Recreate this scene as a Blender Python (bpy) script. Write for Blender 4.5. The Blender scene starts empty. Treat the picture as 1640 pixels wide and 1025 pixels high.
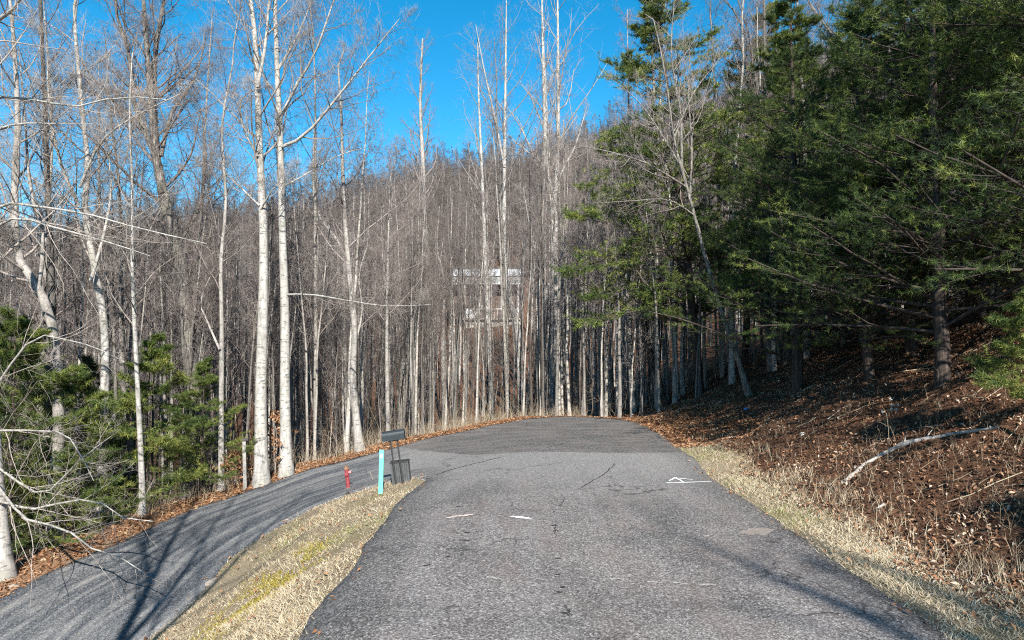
import bpy, math, random
import numpy as np
from mathutils import Vector

# ------------------------------------------------------------------ camera, sky, sun, exposure
SC = bpy.context.scene
COL = SC.collection
F_PX = 1093.0                     # focal length in photo pixels (1640 wide)
PITCH = math.atan((548 - 512.5) / F_PX)
CAM = np.array([0.0, 0.0, 3.4])
SUN_ELEV = math.radians(35)
SHADOW_DIR = (-0.17, 1.0)          # plan direction in which shadows fall

cam_data = bpy.data.cameras.new('camera')
cam_data.sensor_width = 36.0
cam_data.lens = 36.0 * F_PX / 1640.0
cam_data.clip_start = 0.05
cam_data.clip_end = 3000
cam = bpy.data.objects.new('camera', cam_data)
COL.objects.link(cam)
cam.location = CAM.tolist()
cam.rotation_euler = (math.pi / 2 + PITCH, 0, 0)
SC.camera = cam

world = bpy.data.worlds.new('World')
SC.world = world
world.use_nodes = True
wn = world.node_tree
wn.nodes.clear()
wo = wn.nodes.new('ShaderNodeOutputWorld')
wb = wn.nodes.new('ShaderNodeBackground')
sky = wn.nodes.new('ShaderNodeTexSky')
sky.sky_type = 'NISHITA'
sky.sun_disc = False
sky.sun_elevation = SUN_ELEV
sky.sun_rotation = math.atan2(-SHADOW_DIR[0], -SHADOW_DIR[1])
sky.altitude = 900
sky.air_density = 1.0
sky.dust_density = 0.1
sky.ozone_density = 3.0
hsv = wn.nodes.new('ShaderNodeHueSaturation')
hsv.inputs['Hue'].default_value = 0.483
hsv.inputs['Saturation'].default_value = 1.39
hsv.inputs['Value'].default_value = 1.0
wb.inputs['Strength'].default_value = 0.1
wn.links.new(sky.outputs[0], hsv.inputs['Color'])
wn.links.new(hsv.outputs[0], wb.inputs[0])
wn.links.new(wb.outputs[0], wo.inputs[0])

sun_data = bpy.data.lights.new('sun', 'SUN')
sun_data.energy = 5.0
sun_data.angle = math.radians(0.55)
sun_data.color = (1.0, 0.95, 0.87)
sun = bpy.data.objects.new('sun', sun_data)
COL.objects.link(sun)
_n = math.hypot(*SHADOW_DIR)
sun_dir = Vector((SHADOW_DIR[0] / _n * math.cos(SUN_ELEV), SHADOW_DIR[1] / _n * math.cos(SUN_ELEV), -math.sin(SUN_ELEV)))
sun.rotation_euler = sun_dir.to_track_quat('-Z', 'Y').to_euler()
sun.location = (0, -20, 40)

SC.view_settings.view_transform = 'Standard'
SC.view_settings.look = 'None'
SC.view_settings.exposure = 1.1
SC.view_settings.gamma = 1.0
SC.view_settings.use_curve_mapping = False
SC.render.engine = 'CYCLES'
SC.cycles.use_denoising = False
SC.cycles.pixel_filter_type = 'BLACKMAN_HARRIS'
SC.cycles.filter_width = 1.1
SC.cycles.max_bounces = 6
SC.cycles.diffuse_bounces = 3
SC.cycles.transparent_max_bounces = 4

# ------------------------------------------------------------------ helpers
rng = np.random.default_rng(7)
random.seed(7)
cp, sp = math.cos(PITCH), math.sin(PITCH)


def at(px, py, depth):
    """world point seen at photo pixel (px, py) whose world y is `depth`"""
    xc = (px - 820) / F_PX
    yc = -(py - 512.5) / F_PX
    d = np.array([xc, cp - yc * sp, sp + yc * cp])
    return CAM + d * (depth / d[1])


def project(P):
    P = np.asarray(P, float) - CAM
    f = P[..., 1] * cp + P[..., 2] * sp
    u = -P[..., 1] * sp + P[..., 2] * cp
    return 820 + F_PX * P[..., 0] / f, 512.5 - F_PX * u / f, f


def tag(o, label=None, cat=None, group=None, kind=None):
    if label: o['label'] = label
    if cat: o['category'] = cat
    if group: o['group'] = group
    if kind: o['kind'] = kind
    return o


def empty(name, loc, label, cat, group=None):
    o = bpy.data.objects.new(name, None)
    COL.objects.link(o)
    o.location = tuple(float(v) for v in loc)
    o.empty_display_size = 0.2
    return tag(o, label, cat, group)


def add_obj(name, me, parent=None, loc=None, kind=None):
    o = bpy.data.objects.new(name, me)
    COL.objects.link(o)
    if parent is not None: o.parent = parent
    if loc is not None: o.location = tuple(float(v) for v in loc)
    if kind: o['kind'] = kind
    return o


def mesh(name, V, faces, mats, smooth=True, midx=None, tint=None):
    """faces: list of (n,k) int arrays.  tint: per-vertex float"""
    me = bpy.data.meshes.new(name)
    V = np.ascontiguousarray(V, dtype=np.float32)
    faces = [g for f in faces for g in (f if isinstance(f, list) else [f])]
    faces = [np.asarray(f, dtype=np.int32) for f in faces if len(f)]
    loops = np.concatenate([f.ravel() for f in faces])
    counts = np.concatenate([np.full(len(f), f.shape[1], np.int32) for f in faces])
    starts = np.concatenate([[0], np.cumsum(counts)[:-1]]).astype(np.int32)
    me.vertices.add(len(V)); me.vertices.foreach_set('co', V.ravel())
    me.loops.add(len(loops)); me.loops.foreach_set('vertex_index', loops)
    me.polygons.add(len(counts)); me.polygons.foreach_set('loop_start', starts)
    me.polygons.foreach_set('loop_total', counts)
    if midx is not None: me.polygons.foreach_set('material_index', np.asarray(midx, np.int32))
    me.polygons.foreach_set('use_smooth', np.full(len(counts), smooth, dtype=bool))
    if tint is not None:
        a = me.attributes.new('tint', 'FLOAT', 'POINT')
        a.data.foreach_set('value', np.asarray(tint, np.float32))
    me.update(calc_edges=True)
    for m in (mats if isinstance(mats, (list, tuple)) else [mats]): me.materials.append(m)
    return me


class Geo:
    """collects simple solids into one mesh"""
    def __init__(s): s.V, s.F, s.n = [], {}, 0
    def add(s, V, faces):
        V = np.asarray(V, float)
        for f in faces:
            f = np.asarray(f) + s.n
            s.F.setdefault(f.shape[1], []).append(f)
        s.V.append(V); s.n += len(V)
        return s
    def box(s, c, size, rz=0.0, ch=0.0):
        x, y, z = np.array(size) / 2
        if ch > 0:                                    # chamfered box: inset ring top and bottom
            rings = []
            for zz, k in ((-z, ch), (-z + ch, 0), (z - ch, 0), (z, ch)):
                a, b = x - k, y - k
                rings += [(-a, -b, zz), (a, -b, zz), (a, b, zz), (-a, b, zz)]
            V = np.array(rings)
            q = [[3, 2, 1, 0], [12, 13, 14, 15]]
            for r in range(3):
                for i in range(4):
                    q.append([r * 4 + i, r * 4 + (i + 1) % 4, r * 4 + 4 + (i + 1) % 4, r * 4 + 4 + i])
        else:
            V = np.array([(-x, -y, -z), (x, -y, -z), (x, y, -z), (-x, y, -z), (-x, -y, z), (x, -y, z), (x, y, z), (-x, y, z)])
            q = [[3, 2, 1, 0], [4, 5, 6, 7], [0, 1, 5, 4], [1, 2, 6, 5], [2, 3, 7, 6], [3, 0, 4, 7]]
        if rz:
            c_, s_ = math.cos(rz), math.sin(rz)
            V = V @ np.array([[c_, s_, 0], [-s_, c_, 0], [0, 0, 1]])
        return s.add(V + np.array(c), [np.array(q)])
    def lathe(s, prof, c=(0, 0, 0), n=16, axis='z'):
        prof = np.array(prof, float)
        a = np.linspace(0, 2 * np.pi, n, endpoint=False)
        V = np.stack([prof[:, 0][:, None] * np.cos(a), prof[:, 0][:, None] * np.sin(a), np.repeat(prof[:, 1][:, None], n, 1)], -1).reshape(-1, 3)
        if axis == 'x': V = V[:, [2, 0, 1]]
        if axis == 'y': V = V[:, [1, 2, 0]]
        q = [[r * n + i, r * n + (i + 1) % n, (r + 1) * n + (i + 1) % n, (r + 1) * n + i] for r in range(len(prof) - 1) for i in range(n)]
        return s.add(V + np.array(c), [np.array(q)])
    def tube(s, P, R, n=8):
        V, Q = tube_arrays(np.asarray(P, float)[None], np.asarray(R, float)[None], n)
        s.add(V, [Q])
        for k, f in ((0, -1), (len(P) - 1, 1)):
            ring = np.arange(n) + s.n - len(V) + k * n
            s.F.setdefault(n, []).append((ring if f > 0 else ring[::-1])[None])
        return s
    def build(s, name, mat, parent=None, loc=None, smooth=False, kind=None):
        me = mesh(name, np.concatenate(s.V), [np.concatenate(f) for f in s.F.values()], mat, smooth)
        return add_obj(name, me, parent, loc, kind)


def norm(v): return v / np.maximum(np.linalg.norm(v, axis=-1, keepdims=True), 1e-9)


def frames(T):
    """two perpendiculars for direction arrays (...,3)"""
    ref = np.zeros_like(T)
    vert = np.abs(T[..., 2]) > 0.8
    ref[..., 2] = ~vert
    ref[..., 0] = vert
    n1 = norm(np.cross(T, ref))
    return n1, np.cross(T, n1)


def tube_arrays(P, R, sides):
    N, k, _ = P.shape
    T = np.empty_like(P)
    T[:, 1:-1] = P[:, 2:] - P[:, :-2]
    T[:, 0] = P[:, 1] - P[:, 0]; T[:, -1] = P[:, -1] - P[:, -2]
    T = norm(T)
    mean = norm(P[:, -1] - P[:, 0])
    ref = np.zeros((N, 3)); v = np.abs(mean[:, 2]) > 0.8
    ref[:, 2] = ~v; ref[:, 0] = v
    n1 = norm(np.cross(T, ref[:, None, :].repeat(k, 1)))
    n2 = np.cross(T, n1)
    a = np.linspace(0, 2 * np.pi, sides, endpoint=False)
    V = P[:, :, None] + R[:, :, None, None] * (n1[:, :, None] * np.cos(a)[:, None] + n2[:, :, None] * np.sin(a)[:, None])
    base = (np.arange(N) * k * sides)[:, None, None] + (np.arange(k - 1) * sides)[None, :, None]
    i = np.arange(sides)[None, None]; j = (np.arange(sides) + 1)[None, None] % sides
    Q = np.stack(np.broadcast_arrays(base + i, base + sides + i, base + sides + j, base + j), -1).reshape(-1, 4)
    return V.reshape(-1, 3), Q


def join_tubes(sets):
    """all polylines of all sets in one vertex array; three-sided twigs end in a single point"""
    Vs, Qs, Ts, n = [], [np.zeros((0, 4), int)], [np.zeros((0, 3), int)], 0
    for P, R, s in sets:
        if len(P) == 0: continue
        V, Q = tube_arrays(P, R, s)
        if s == 3:
            N, k = P.shape[:2]
            V = V.reshape(N, k, 3, 3)
            V = np.concatenate([V[:, :-1].reshape(N, -1, 3), P[:, -1:]], 1)
            m = 3 * (k - 1) + 1
            base = (np.arange(N) * m)[:, None, None]
            i = np.arange(3)[None, None]; j = (np.arange(3) + 1)[None, None] % 3
            rg_ = (np.arange(k - 2) * 3)[None, :, None]
            if k > 2: Qs.append(np.stack(np.broadcast_arrays(base + rg_ + i, base + rg_ + 3 + i, base + rg_ + 3 + j, base + rg_ + j), -1).reshape(-1, 4) + n)
            l = 3 * (k - 2)
            Ts.append(np.stack(np.broadcast_arrays(base + l + i, base + m - 1 + 0 * i, base + l + j), -1).reshape(-1, 3) + n)
            V = V.reshape(-1, 3)
        else: Qs.append(Q + n)
        Vs.append(V); n += len(V)
    return np.concatenate(Vs), [np.concatenate(Qs), np.concatenate(Ts)]


def shifted(F, n): return [f + n for f in F]
def nfaces(F): return sum(len(f) for f in F)


def resample(pts, k):
    """smooth (Catmull-Rom) resampling of a polyline to k points"""
    pts = np.asarray(pts, float)
    if len(pts) == 2:
        return pts[0] + (pts[1] - pts[0]) * np.linspace(0, 1, k)[:, None]
    d = np.concatenate([[0], np.cumsum(np.linalg.norm(np.diff(pts[:, :3], axis=0), axis=1))])
    t = np.linspace(0, d[-1], k)
    i = np.clip(np.searchsorted(d, t, 'right') - 1, 0, len(pts) - 2)
    u = ((t - d[i]) / np.maximum(d[i + 1] - d[i], 1e-9))[:, None]
    p0 = pts[np.maximum(i - 1, 0)]; p1 = pts[i]; p2 = pts[i + 1]; p3 = pts[np.minimum(i + 2, len(pts) - 1)]
    return 0.5 * (2 * p1 + (p2 - p0) * u + (2 * p0 - 5 * p1 + 4 * p2 - p3) * u ** 2 + (3 * p1 - p0 - 3 * p2 + p3) * u ** 3)


# ------------------------------------------------------------------ materials
def new_mat(name):
    m = bpy.data.materials.new(name)
    m.use_nodes = True
    nt = m.node_tree
    bsdf = nt.nodes['Principled BSDF']
    return m, nt, bsdf


def nd(nt, kind, **kw):
    n = nt.nodes.new(kind)
    for k, v in kw.items():
        if k in n.inputs: n.inputs[k].default_value = v
        else: setattr(n, k, v)
    return n


def noise(nt, vec, scale, detail=4, rough=0.6, dist=0.0):
    n = nd(nt, 'ShaderNodeTexNoise', Scale=scale, Detail=detail, Roughness=rough, Distortion=dist)
    if vec is not None: nt.links.new(vec, n.inputs['Vector'])
    return n.outputs[0]


def ramp(nt, fac, stops):
    r = nd(nt, 'ShaderNodeValToRGB')
    e = r.color_ramp.elements
    while len(e) < len(stops): e.new(0.5)
    for el, (p, c) in zip(e, stops):
        el.position = p
        el.color = (c[0], c[1], c[2], 1) if hasattr(c, '__len__') else (c, c, c, 1)
    nt.links.new(fac, r.inputs[0])
    return r.outputs[0]


def mix(nt, fac, a, b, mode='MIX'):
    m = nd(nt, 'ShaderNodeMix', data_type='RGBA', blend_type=mode)
    for sock, v in ((m.inputs['Factor'], fac), (m.inputs[6], a), (m.inputs[7], b)):
        if hasattr(v, 'is_linked') or hasattr(v, 'links'): nt.links.new(v, sock)
        elif hasattr(v, '__len__'): sock.default_value = (v[0], v[1], v[2], 1)
        else: sock.default_value = v
    return m.outputs[2]


def mth(nt, op, a, b=None, clamp=False):
    m = nd(nt, 'ShaderNodeMath', operation=op, use_clamp=clamp)
    for i, v in enumerate((a, b)):
        if v is None: continue
        if hasattr(v, 'links'): nt.links.new(v, m.inputs[i])
        else: m.inputs[i].default_value = v
    return m.outputs[0]


def coords(nt, which='Object', scale=None):
    tc = nd(nt, 'ShaderNodeTexCoord')
    v = tc.outputs[which]
    if scale is not None:
        mp = nd(nt, 'ShaderNodeMapping')
        mp.inputs['Scale'].default_value = scale
        nt.links.new(v, mp.inputs['Vector'])
        v = mp.outputs[0]
    return v


def bump(nt, bsdf, h, strength=0.3, dist=0.02):
    b = nd(nt, 'ShaderNodeBump', Strength=strength, Distance=dist)
    nt.links.new(h, b.inputs['Height'])
    nt.links.new(b.outputs[0], bsdf.inputs['Normal'])


def plain(name, col, rough=0.7, metal=0.0, var=0.25, scale=12.0, bmp=0.0):
    m, nt, b = new_mat(name)
    v = coords(nt)
    n = noise(nt, v, scale, 5)
    c = ramp(nt, n, [(0.3, [x * (1 - var) for x in col]), (0.7, [min(1, x * (1 + var)) for x in col])])
    nt.links.new(c, b.inputs['Base Color'])
    b.inputs['Roughness'].default_value = rough
    b.inputs['Metallic'].default_value = metal
    if bmp: bump(nt, b, n, bmp)
    return m


def bark(name, light, dark, bands=0.5, vary=0.35, moss=0.0, furrow=0.0):
    m, nt, b = new_mat(name)
    v = coords(nt)
    v1 = coords(nt, 'Object', (9, 9, 2.2))
    v2 = coords(nt, 'Object', (3.5, 3.5, 16))
    n1 = noise(nt, v1, 1.0, 6, 0.65)
    c = ramp(nt, n1, [(0.32, dark), (0.5, [(a + 2 * d_) / 3 for a, d_ in zip(dark, light)]), (0.68, light)])
    nb_ = noise(nt, coords(nt, 'Object', (3.2, 3.2, 1.1)), 1.0, 5, .7)
    c = mix(nt, ramp(nt, nb_, [(0.5, 0.0), (0.64, 0.55)]), c, [x * .8 for x in dark])
    n2 = noise(nt, v2, 1.0, 5, 0.7, 0.6)
    k = ramp(nt, n2, [(0.555, 0.0), (0.62, bands)])
    c = mix(nt, k, c, [x * 0.35 for x in dark])
    if furrow:
        v3 = coords(nt, 'Object', (26, 26, 2.0))
        n3 = noise(nt, v3, 1.0, 3, 0.5)
        c = mix(nt, ramp(nt, n3, [(0.45, furrow), (0.55, 0.0)]), c, [x * 0.25 for x in dark])
    if moss:
        n4 = noise(nt, v, 1.3, 3)
        c = mix(nt, ramp(nt, n4, [(0.5, 0.0), (0.65, moss)]), c, (0.16, 0.17, 0.11))
    oi = nd(nt, 'ShaderNodeObjectInfo')
    r = nd(nt, 'ShaderNodeMapRange')
    r.inputs['To Min'].default_value = 1 - vary
    r.inputs['To Max'].default_value = 1 + vary
    nt.links.new(oi.outputs['Random'], r.inputs['Value'])
    cc = nd(nt, 'ShaderNodeCombineColor')
    for i in range(3): nt.links.new(r.outputs[0], cc.inputs[i])
    c = mix(nt, 1.0, c, cc.outputs[0], 'MULTIPLY')
    nt.links.new(c, b.inputs['Base Color'])
    b.inputs['Roughness'].default_value = 0.9
    b.inputs['Specular IOR Level'].default_value = 0.2
    bump(nt, b, n1, 0.5, 0.02)
    return m


def tinted(name, stops, rough=0.8, trans=0.0, spec=0.2, pos=None):
    """colour picked by the per-vertex 'tint' attribute"""
    m, nt, b = new_mat(name)
    a = nd(nt, 'ShaderNodeAttribute', attribute_name='tint')
    c = ramp(nt, a.outputs['Fac'], stops)
    if pos:
        n = noise(nt, coords(nt), pos[0], 3)
        c = mix(nt, ramp(nt, n, [(pos[1], 0.0), (pos[2], pos[3])]), c, pos[4])
    nt.links.new(c, b.inputs['Base Color'])
    b.inputs['Roughness'].default_value = rough
    b.inputs['Specular IOR Level'].default_value = spec
    if trans:
        out = nt.nodes['Material Output']
        tr = nd(nt, 'ShaderNodeBsdfTranslucent')
        nt.links.new(c, tr.inputs['Color'])
        ms = nd(nt, 'ShaderNodeMixShader')
        ms.inputs[0].default_value = trans
        nt.links.new(b.outputs[0], ms.inputs[1]); nt.links.new(tr.outputs[0], ms.inputs[2])
        nt.links.new(ms.outputs[0], out.inputs[0])
    return m


M = {}
M['bark_white'] = bark('bark_white', (0.50, 0.475, 0.44), (0.23, 0.215, 0.195), 0.85, 0.05, .35)
M['bark_pale'] = bark('bark_pale', (0.40, 0.37, 0.34), (0.15, 0.135, 0.12), 0.6, 0.1, 0.25)
M['bark_rough'] = bark('bark_rough', (0.30, 0.275, 0.25), (0.13, 0.115, 0.10), 0.4, 0.1, 0.3, 0.7)
M['bark_forest'] = bark('bark_forest', (0.36, 0.335, 0.305), (0.12, 0.105, 0.092), 0.7, 0.6, 0.25)
M['bark_dark'] = bark('bark_dark', (0.10, 0.085, 0.075), (0.045, 0.038, 0.034), 0.4, 0.2, 0.0, 0.5)
M['bark_pine'] = bark('bark_pine', (0.12, 0.09, 0.075), (0.05, 0.04, 0.035), 0.3, 0.15, 0.0, 0.5)
M['bark_bough'] = bark('bark_bough', (0.075, 0.06, 0.05), (0.035, 0.029, 0.025), 0.2, 0.1)
M['twig'] = bark('twig', (0.28, 0.24, 0.22), (0.13, 0.105, 0.095), 0.2, 0.2)
M['twig_pale'] = bark('twig_pale', (0.34, 0.30, 0.265), (0.165, 0.14, 0.125), 0.2, 0.15)
M['twig_far'] = bark('twig_far', (0.26, 0.22, 0.20), (0.12, 0.10, 0.09), 0.2, 0.4)
M['bark_far'] = bark('bark_far', (0.33, 0.305, 0.28), (0.12, 0.105, 0.095), 0.5, 0.5)
M['twig_hill'] = bark('twig_hill', (0.185, 0.155, 0.14), (0.085, 0.068, 0.06), 0.2, 0.45)
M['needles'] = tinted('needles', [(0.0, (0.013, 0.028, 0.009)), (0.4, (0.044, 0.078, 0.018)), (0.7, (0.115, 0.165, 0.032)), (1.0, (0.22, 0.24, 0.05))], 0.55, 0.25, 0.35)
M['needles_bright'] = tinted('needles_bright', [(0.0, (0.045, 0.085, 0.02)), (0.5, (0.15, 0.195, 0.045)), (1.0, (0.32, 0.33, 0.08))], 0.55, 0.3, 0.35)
M['leaf'] = tinted('leaf', [(0.0, (0.04, 0.025, 0.018)), (0.3, (0.13, 0.066, 0.040)), (0.55, (0.29, 0.15, 0.082)), (0.8, (0.40, 0.26, 0.165)), (1.0, (0.56, 0.45, 0.35))], 0.75, 0.15)
M['leaf_orange'] = tinted('leaf_orange', [(0.0, (0.12, 0.055, 0.03)), (0.4, (0.27, 0.13, 0.065)), (0.8, (0.40, 0.23, 0.12)), (1.0, (0.50, 0.37, 0.25))], 0.75, 0.2)
M['grass'] = tinted('grass', [(0.0, (0.22, 0.155, 0.10)), (0.35, (0.42, 0.335, 0.215)), (0.7, (0.56, 0.475, 0.335)), (0.88, (0.68, 0.61, 0.47)), (1.0, (0.27, 0.28, 0.11))], 0.75, 0.2, 0.2,
                    (0.7, 0.6, 0.74, 0.28, (0.28, 0.27, 0.11)))
M['weed'] = tinted('weed', [(0.0, (0.10, 0.07, 0.05)), (0.5, (0.23, 0.175, 0.12)), (1.0, (0.44, 0.37, 0.26))], 0.85, 0.0)

# ------------------------------------------------------------------ terrain
# boundary pixels (px, py, road height) of the hairpin road; outer = right edge, far edge, lower-road outer edge
OUT_PX = [(1110, 735, 0), (1088, 718, 0), (1064, 700, 0), (1035, 684, 0), (1000, 673, 0), (950, 669, -.02), (900, 668, -.04), (850, 671, -.06), (800, 680, -.10), (750, 690, -.16), (700, 700, -.25),
          (650, 713, -.38), (600, 726, -.52), (550, 739, -.72), (500, 752, -.92), (430, 776, -1.2), (370, 797, -1.45), (300, 820, -1.7), (200, 865, -2.0), (100, 908, -2.28), (0, 960, -2.5), (-150, 1050, -2.85)]
INN_PX = [(684, 768, -.03), (660, 766, -.10), (630, 771, -.2), (595, 781, -.34), (560, 791, -.5), (530, 802, -.68), (500, 816, -.88), (450, 841, -1.12), (400, 871, -1.38), (365, 900, -1.58), (340, 932, -1.75), (300, 975, -1.95), (240, 1025, -2.2), (150, 1120, -2.6)]


def hit_z(px, py, z):
    xc = (px - 820) / F_PX; yc = -(py - 512.5) / F_PX
    d = np.array([xc, cp - yc * sp, sp + yc * cp])
    return CAM + d * ((z - CAM[2]) / d[2])


outer = [np.array([5.0, y, 0.0]) for y in (-12, -6, 0, 4, 7.8, 12, 16)] + [hit_z(*p) for p in OUT_PX]
inner = [np.array([-2.42, y, 0.0]) for y in (-12, -6, 0, 4, 7.8, 11, 14)] + [hit_z(*p) for p in INN_PX]
outer += [np.array([-12.6, 10.0, -3.3]), np.array([-12.9, 5.0, -3.9]), np.array([-13, -4, -5.0])]
inner += [np.array([-7.3, 8.0, -3.2]), np.array([-7.5, 4.0, -3.8]), np.array([-7.6, -4.0, -4.9])]
outer = np.array(outer); inner = np.array(inner)

ctrl = []
for p in outer: ctrl.append(p)
for p in inner: ctrl.append(p)
for y in (-12, -6, 0, 5, 10, 15, 19, 23):
    ctrl += [np.array([1.4, y, 0.02])]
ctrl += [np.array([2.5, 27, 0.0]), np.array([-0.5, 24, -.08])]
tang = np.gradient(outer, axis=0)
for p, t in list(zip(outer, tang))[14:]:
    nrm = np.array([t[1], -t[0]]); nrm /= np.linalg.norm(nrm)
    for dist, dz in ((1.3, -.02), (3.0, -.75), (7, -2.4), (13, -4.2)):
        q = p[:2] + nrm * dist
        ctrl.append(np.array([q[0], q[1], p[2] + dz]))
for y in (-14, -6, 0, 6, 12, 18, 23):
    for x, z in ((6.6, .05), (7.6, .45), (9.3, 1.38), (11.5, 2.5), (16, 4.0), (25, 6.2), (45, 12), (90, 32)):
        ctrl.append(np.array([x, y, z]))
for x, y, z in ((6.6, 27, 0.15), (8, 28, .75), (10, 28, 1.7), (15, 28, 3.4), (24, 29, 6.2), (45, 30, 13), (90, 32, 36),
                (6.4, 32, -.1), (7.2, 36, -.25), (9.5, 33, 1.0), (10, 40, .9), (14, 40, 2.6), (22, 42, 5.0), (40, 45, 11), (90, 50, 34),
                (4, 40, -1.4), (0, 50, -4.6), (12, 50, .6), (8, 60, -1.5), (20, 60, 4), (40, 62, 12),
                (-20, 22, -6), (-30, 20, -8.5), (-25, 40, -8.0), (-50, 30, -12), (-45, 60, -10), (-20, 55, -7.5), (-14, 0, -5.2), (-20, 2, -7), (-30, -5, -9), (-60, 0, -13),
                (0, 62, -3.6), (-10, 75, -1.6), (10, 75, -.4), (-30, 80, -3.5), (30, 80, 7), (-60, 90, -5), (60, 90, 22),
                (-5, 100, 3.9), (-5, 108, 5.4), (-12, 108, 5.2), (3, 108, 5.6), (-5, 118, 7.5), (30, 110, 14), (-40, 110, 3), (-90, 110, -1), (70, 110, 32),
                (-5, 150, 22), (40, 150, 36), (-50, 150, 14), (-120, 150, 5), (100, 150, 56), (0, 190, 41), (50, 190, 57), (-60, 190, 26), (-130, 190, 14), (120, 190, 80),
                (-25, 230, 46), (20, 230, 51), (60, 230, 61), (110, 230, 80), (-70, 230, 36), (-110, 230, 32), (-170, 230, 29), (-250, 230, 20), (180, 230, 110),
                (-25, 290, 45), (60, 290, 66), (130, 290, 84), (-120, 290, 24), (-250, 290, 15), (0, 400, 10), (-300, 400, 0), (300, 400, 60), (200, 120, 90), (250, 0, 90), (-200, 60, -10), (-200, -60, -15), (0, -60, 4), (0, -150, 8), (150, -100, 60), (-400, 200, 10), (400, 200, 100), (-400, -150, -10), (400, -150, 90)):
    ctrl.append(np.array([x, y, z], float))
ctrl = np.array(ctrl)
_c2 = 1.0


def _phi(X, Y):
    return np.sqrt((X[:, None] - ctrl[None, :, 0]) ** 2 + (Y[:, None] - ctrl[None, :, 1]) ** 2 + _c2)


_A = _phi(ctrl[:, 0], ctrl[:, 1])
_zm = ctrl[:, 2].mean()
_w = np.linalg.solve(_A + np.eye(len(ctrl)) * -0.03, ctrl[:, 2] - _zm)


def H_raw(X, Y):
    X = np.atleast_1d(np.asarray(X, float)).ravel(); Y = np.atleast_1d(np.asarray(Y, float)).ravel()
    out = np.empty(len(X))
    for i in range(0, len(X), 20000):
        out[i:i + 20000] = _phi(X[i:i + 20000], Y[i:i + 20000]) @ _w + _zm
    return out


# road strip, dense boundaries
NR = 260
def dense(b, n):
    return resample(b, n)
# split both boundaries into matched stretches so the strip fans round the hairpin tip
o1, o2 = outer[:8], outer[7:]
i1, i2 = inner[:8], inner[7:]
road_out = np.concatenate([resample(outer[:8], 90)[:-1], resample(outer[7:22], 110)[:-1], resample(outer[21:], 70)])
road_inn = np.concatenate([resample(inner[:8], 90)[:-1], resample(inner[7:12], 110)[:-1], resample(inner[11:], 70)])
def edge_wobble(b, amp, seed):
    r = np.random.default_rng(seed)
    t = np.gradient(b[:, :2], axis=0); nn = norm(np.stack([t[:, 1], -t[:, 0]], -1))
    k = np.convolve(r.normal(size=len(b) + 4), np.ones(5) / 5, 'valid')
    b = b.copy(); b[:, :2] += nn * (k * amp)[:, None]
    return b
road_out = edge_wobble(road_out, .11, 1)
road_inn = edge_wobble(road_inn, .14, 2)
poly = np.concatenate([road_out[:, :2], road_inn[::-1, :2]])


def inside_dist(X, Y):
    """signed distance to road polygon, positive outside"""
    X = np.asarray(X, float).ravel(); Y = np.asarray(Y, float).ravel()
    D = np.full(len(X), 99.0); I = np.zeros(len(X), bool)
    near = (X > -22) & (X < 16) & (Y > -14) & (Y < 44)
    x, y = X[near], Y[near]
    a = poly; b = np.roll(poly, -1, 0)
    d = np.full(len(x), 1e9); ins = np.zeros(len(x), bool)
    for (ax, ay), (bx, by) in zip(a, b):
        ex, ey = bx - ax, by - ay
        L = ex * ex + ey * ey + 1e-12
        t = np.clip(((x - ax) * ex + (y - ay) * ey) / L, 0, 1)
        d = np.minimum(d, (x - ax - t * ex) ** 2 + (y - ay - t * ey) ** 2)
        c = (ay > y) != (by > y)
        if c.any(): ins ^= c & (x < ax + (y - ay) / (by - ay + 1e-12) * ex)
    D[near] = np.sqrt(d) * np.where(ins, -1, 1)
    return D


xs = np.concatenate([np.linspace(-420, -60, 40)[:-1], np.linspace(-60, -24, 37)[:-1], np.arange(-24, 20, .32), np.linspace(20, 60, 41), np.linspace(60, 420, 40)[1:]])
ys = np.concatenate([np.linspace(-160, -14, 24)[:-1], np.arange(-14, 42, .34), np.linspace(42, 120, 66), np.linspace(120, 420, 76)[1:]])
GX, GY = np.meshgrid(xs, ys)
GZ = H_raw(GX, GY).reshape(GX.shape)
GD = inside_dist(GX, GY).reshape(GX.shape)


def vnoise(X, Y, s, seed):
    """smooth value noise"""
    r = np.random.default_rng(seed).random((64, 64))
    x, y = X * s, Y * s
    xi, yi = np.floor(x).astype(int), np.floor(y).astype(int)
    fx, fy = x - xi, y - yi
    fx = fx * fx * (3 - 2 * fx); fy = fy * fy * (3 - 2 * fy)
    g = lambda a, b: r[a % 64, b % 64]
    return (g(xi, yi) * (1 - fx) + g(xi + 1, yi) * fx) * (1 - fy) + (g(xi, yi + 1) * (1 - fx) + g(xi + 1, yi + 1) * fx) * fy - .5


out = np.clip((GD - .3) / 1.8, 0, 1)
rough = np.where(GX > 6.2, 1.0, .35) * out
GZ += rough * (vnoise(GX, GY, .9, 3) * .28 + vnoise(GX, GY, 2.0, 4) * .24) + out * vnoise(GX, GY, .25, 5) * .3
GZ += np.clip((GY - 100) / 60, 0, 1) * vnoise(GX, GY, .035, 6) * 8


def bil(G, X, Y):
    X = np.asarray(X, float); Y = np.asarray(Y, float)
    i = np.clip(np.searchsorted(xs, X) - 1, 0, len(xs) - 2); j = np.clip(np.searchsorted(ys, Y) - 1, 0, len(ys) - 2)
    u = np.clip((X - xs[i]) / (xs[i + 1] - xs[i]), 0, 1); v = np.clip((Y - ys[j]) / (ys[j + 1] - ys[j]), 0, 1)
    return (G[j, i] * (1 - u) + G[j, i + 1] * u) * (1 - v) + (G[j + 1, i] * (1 - u) + G[j + 1, i + 1] * u) * v


def H(X, Y): return bil(GZ, X, Y)
def RD(X, Y): return bil(GD, X, Y)


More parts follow.
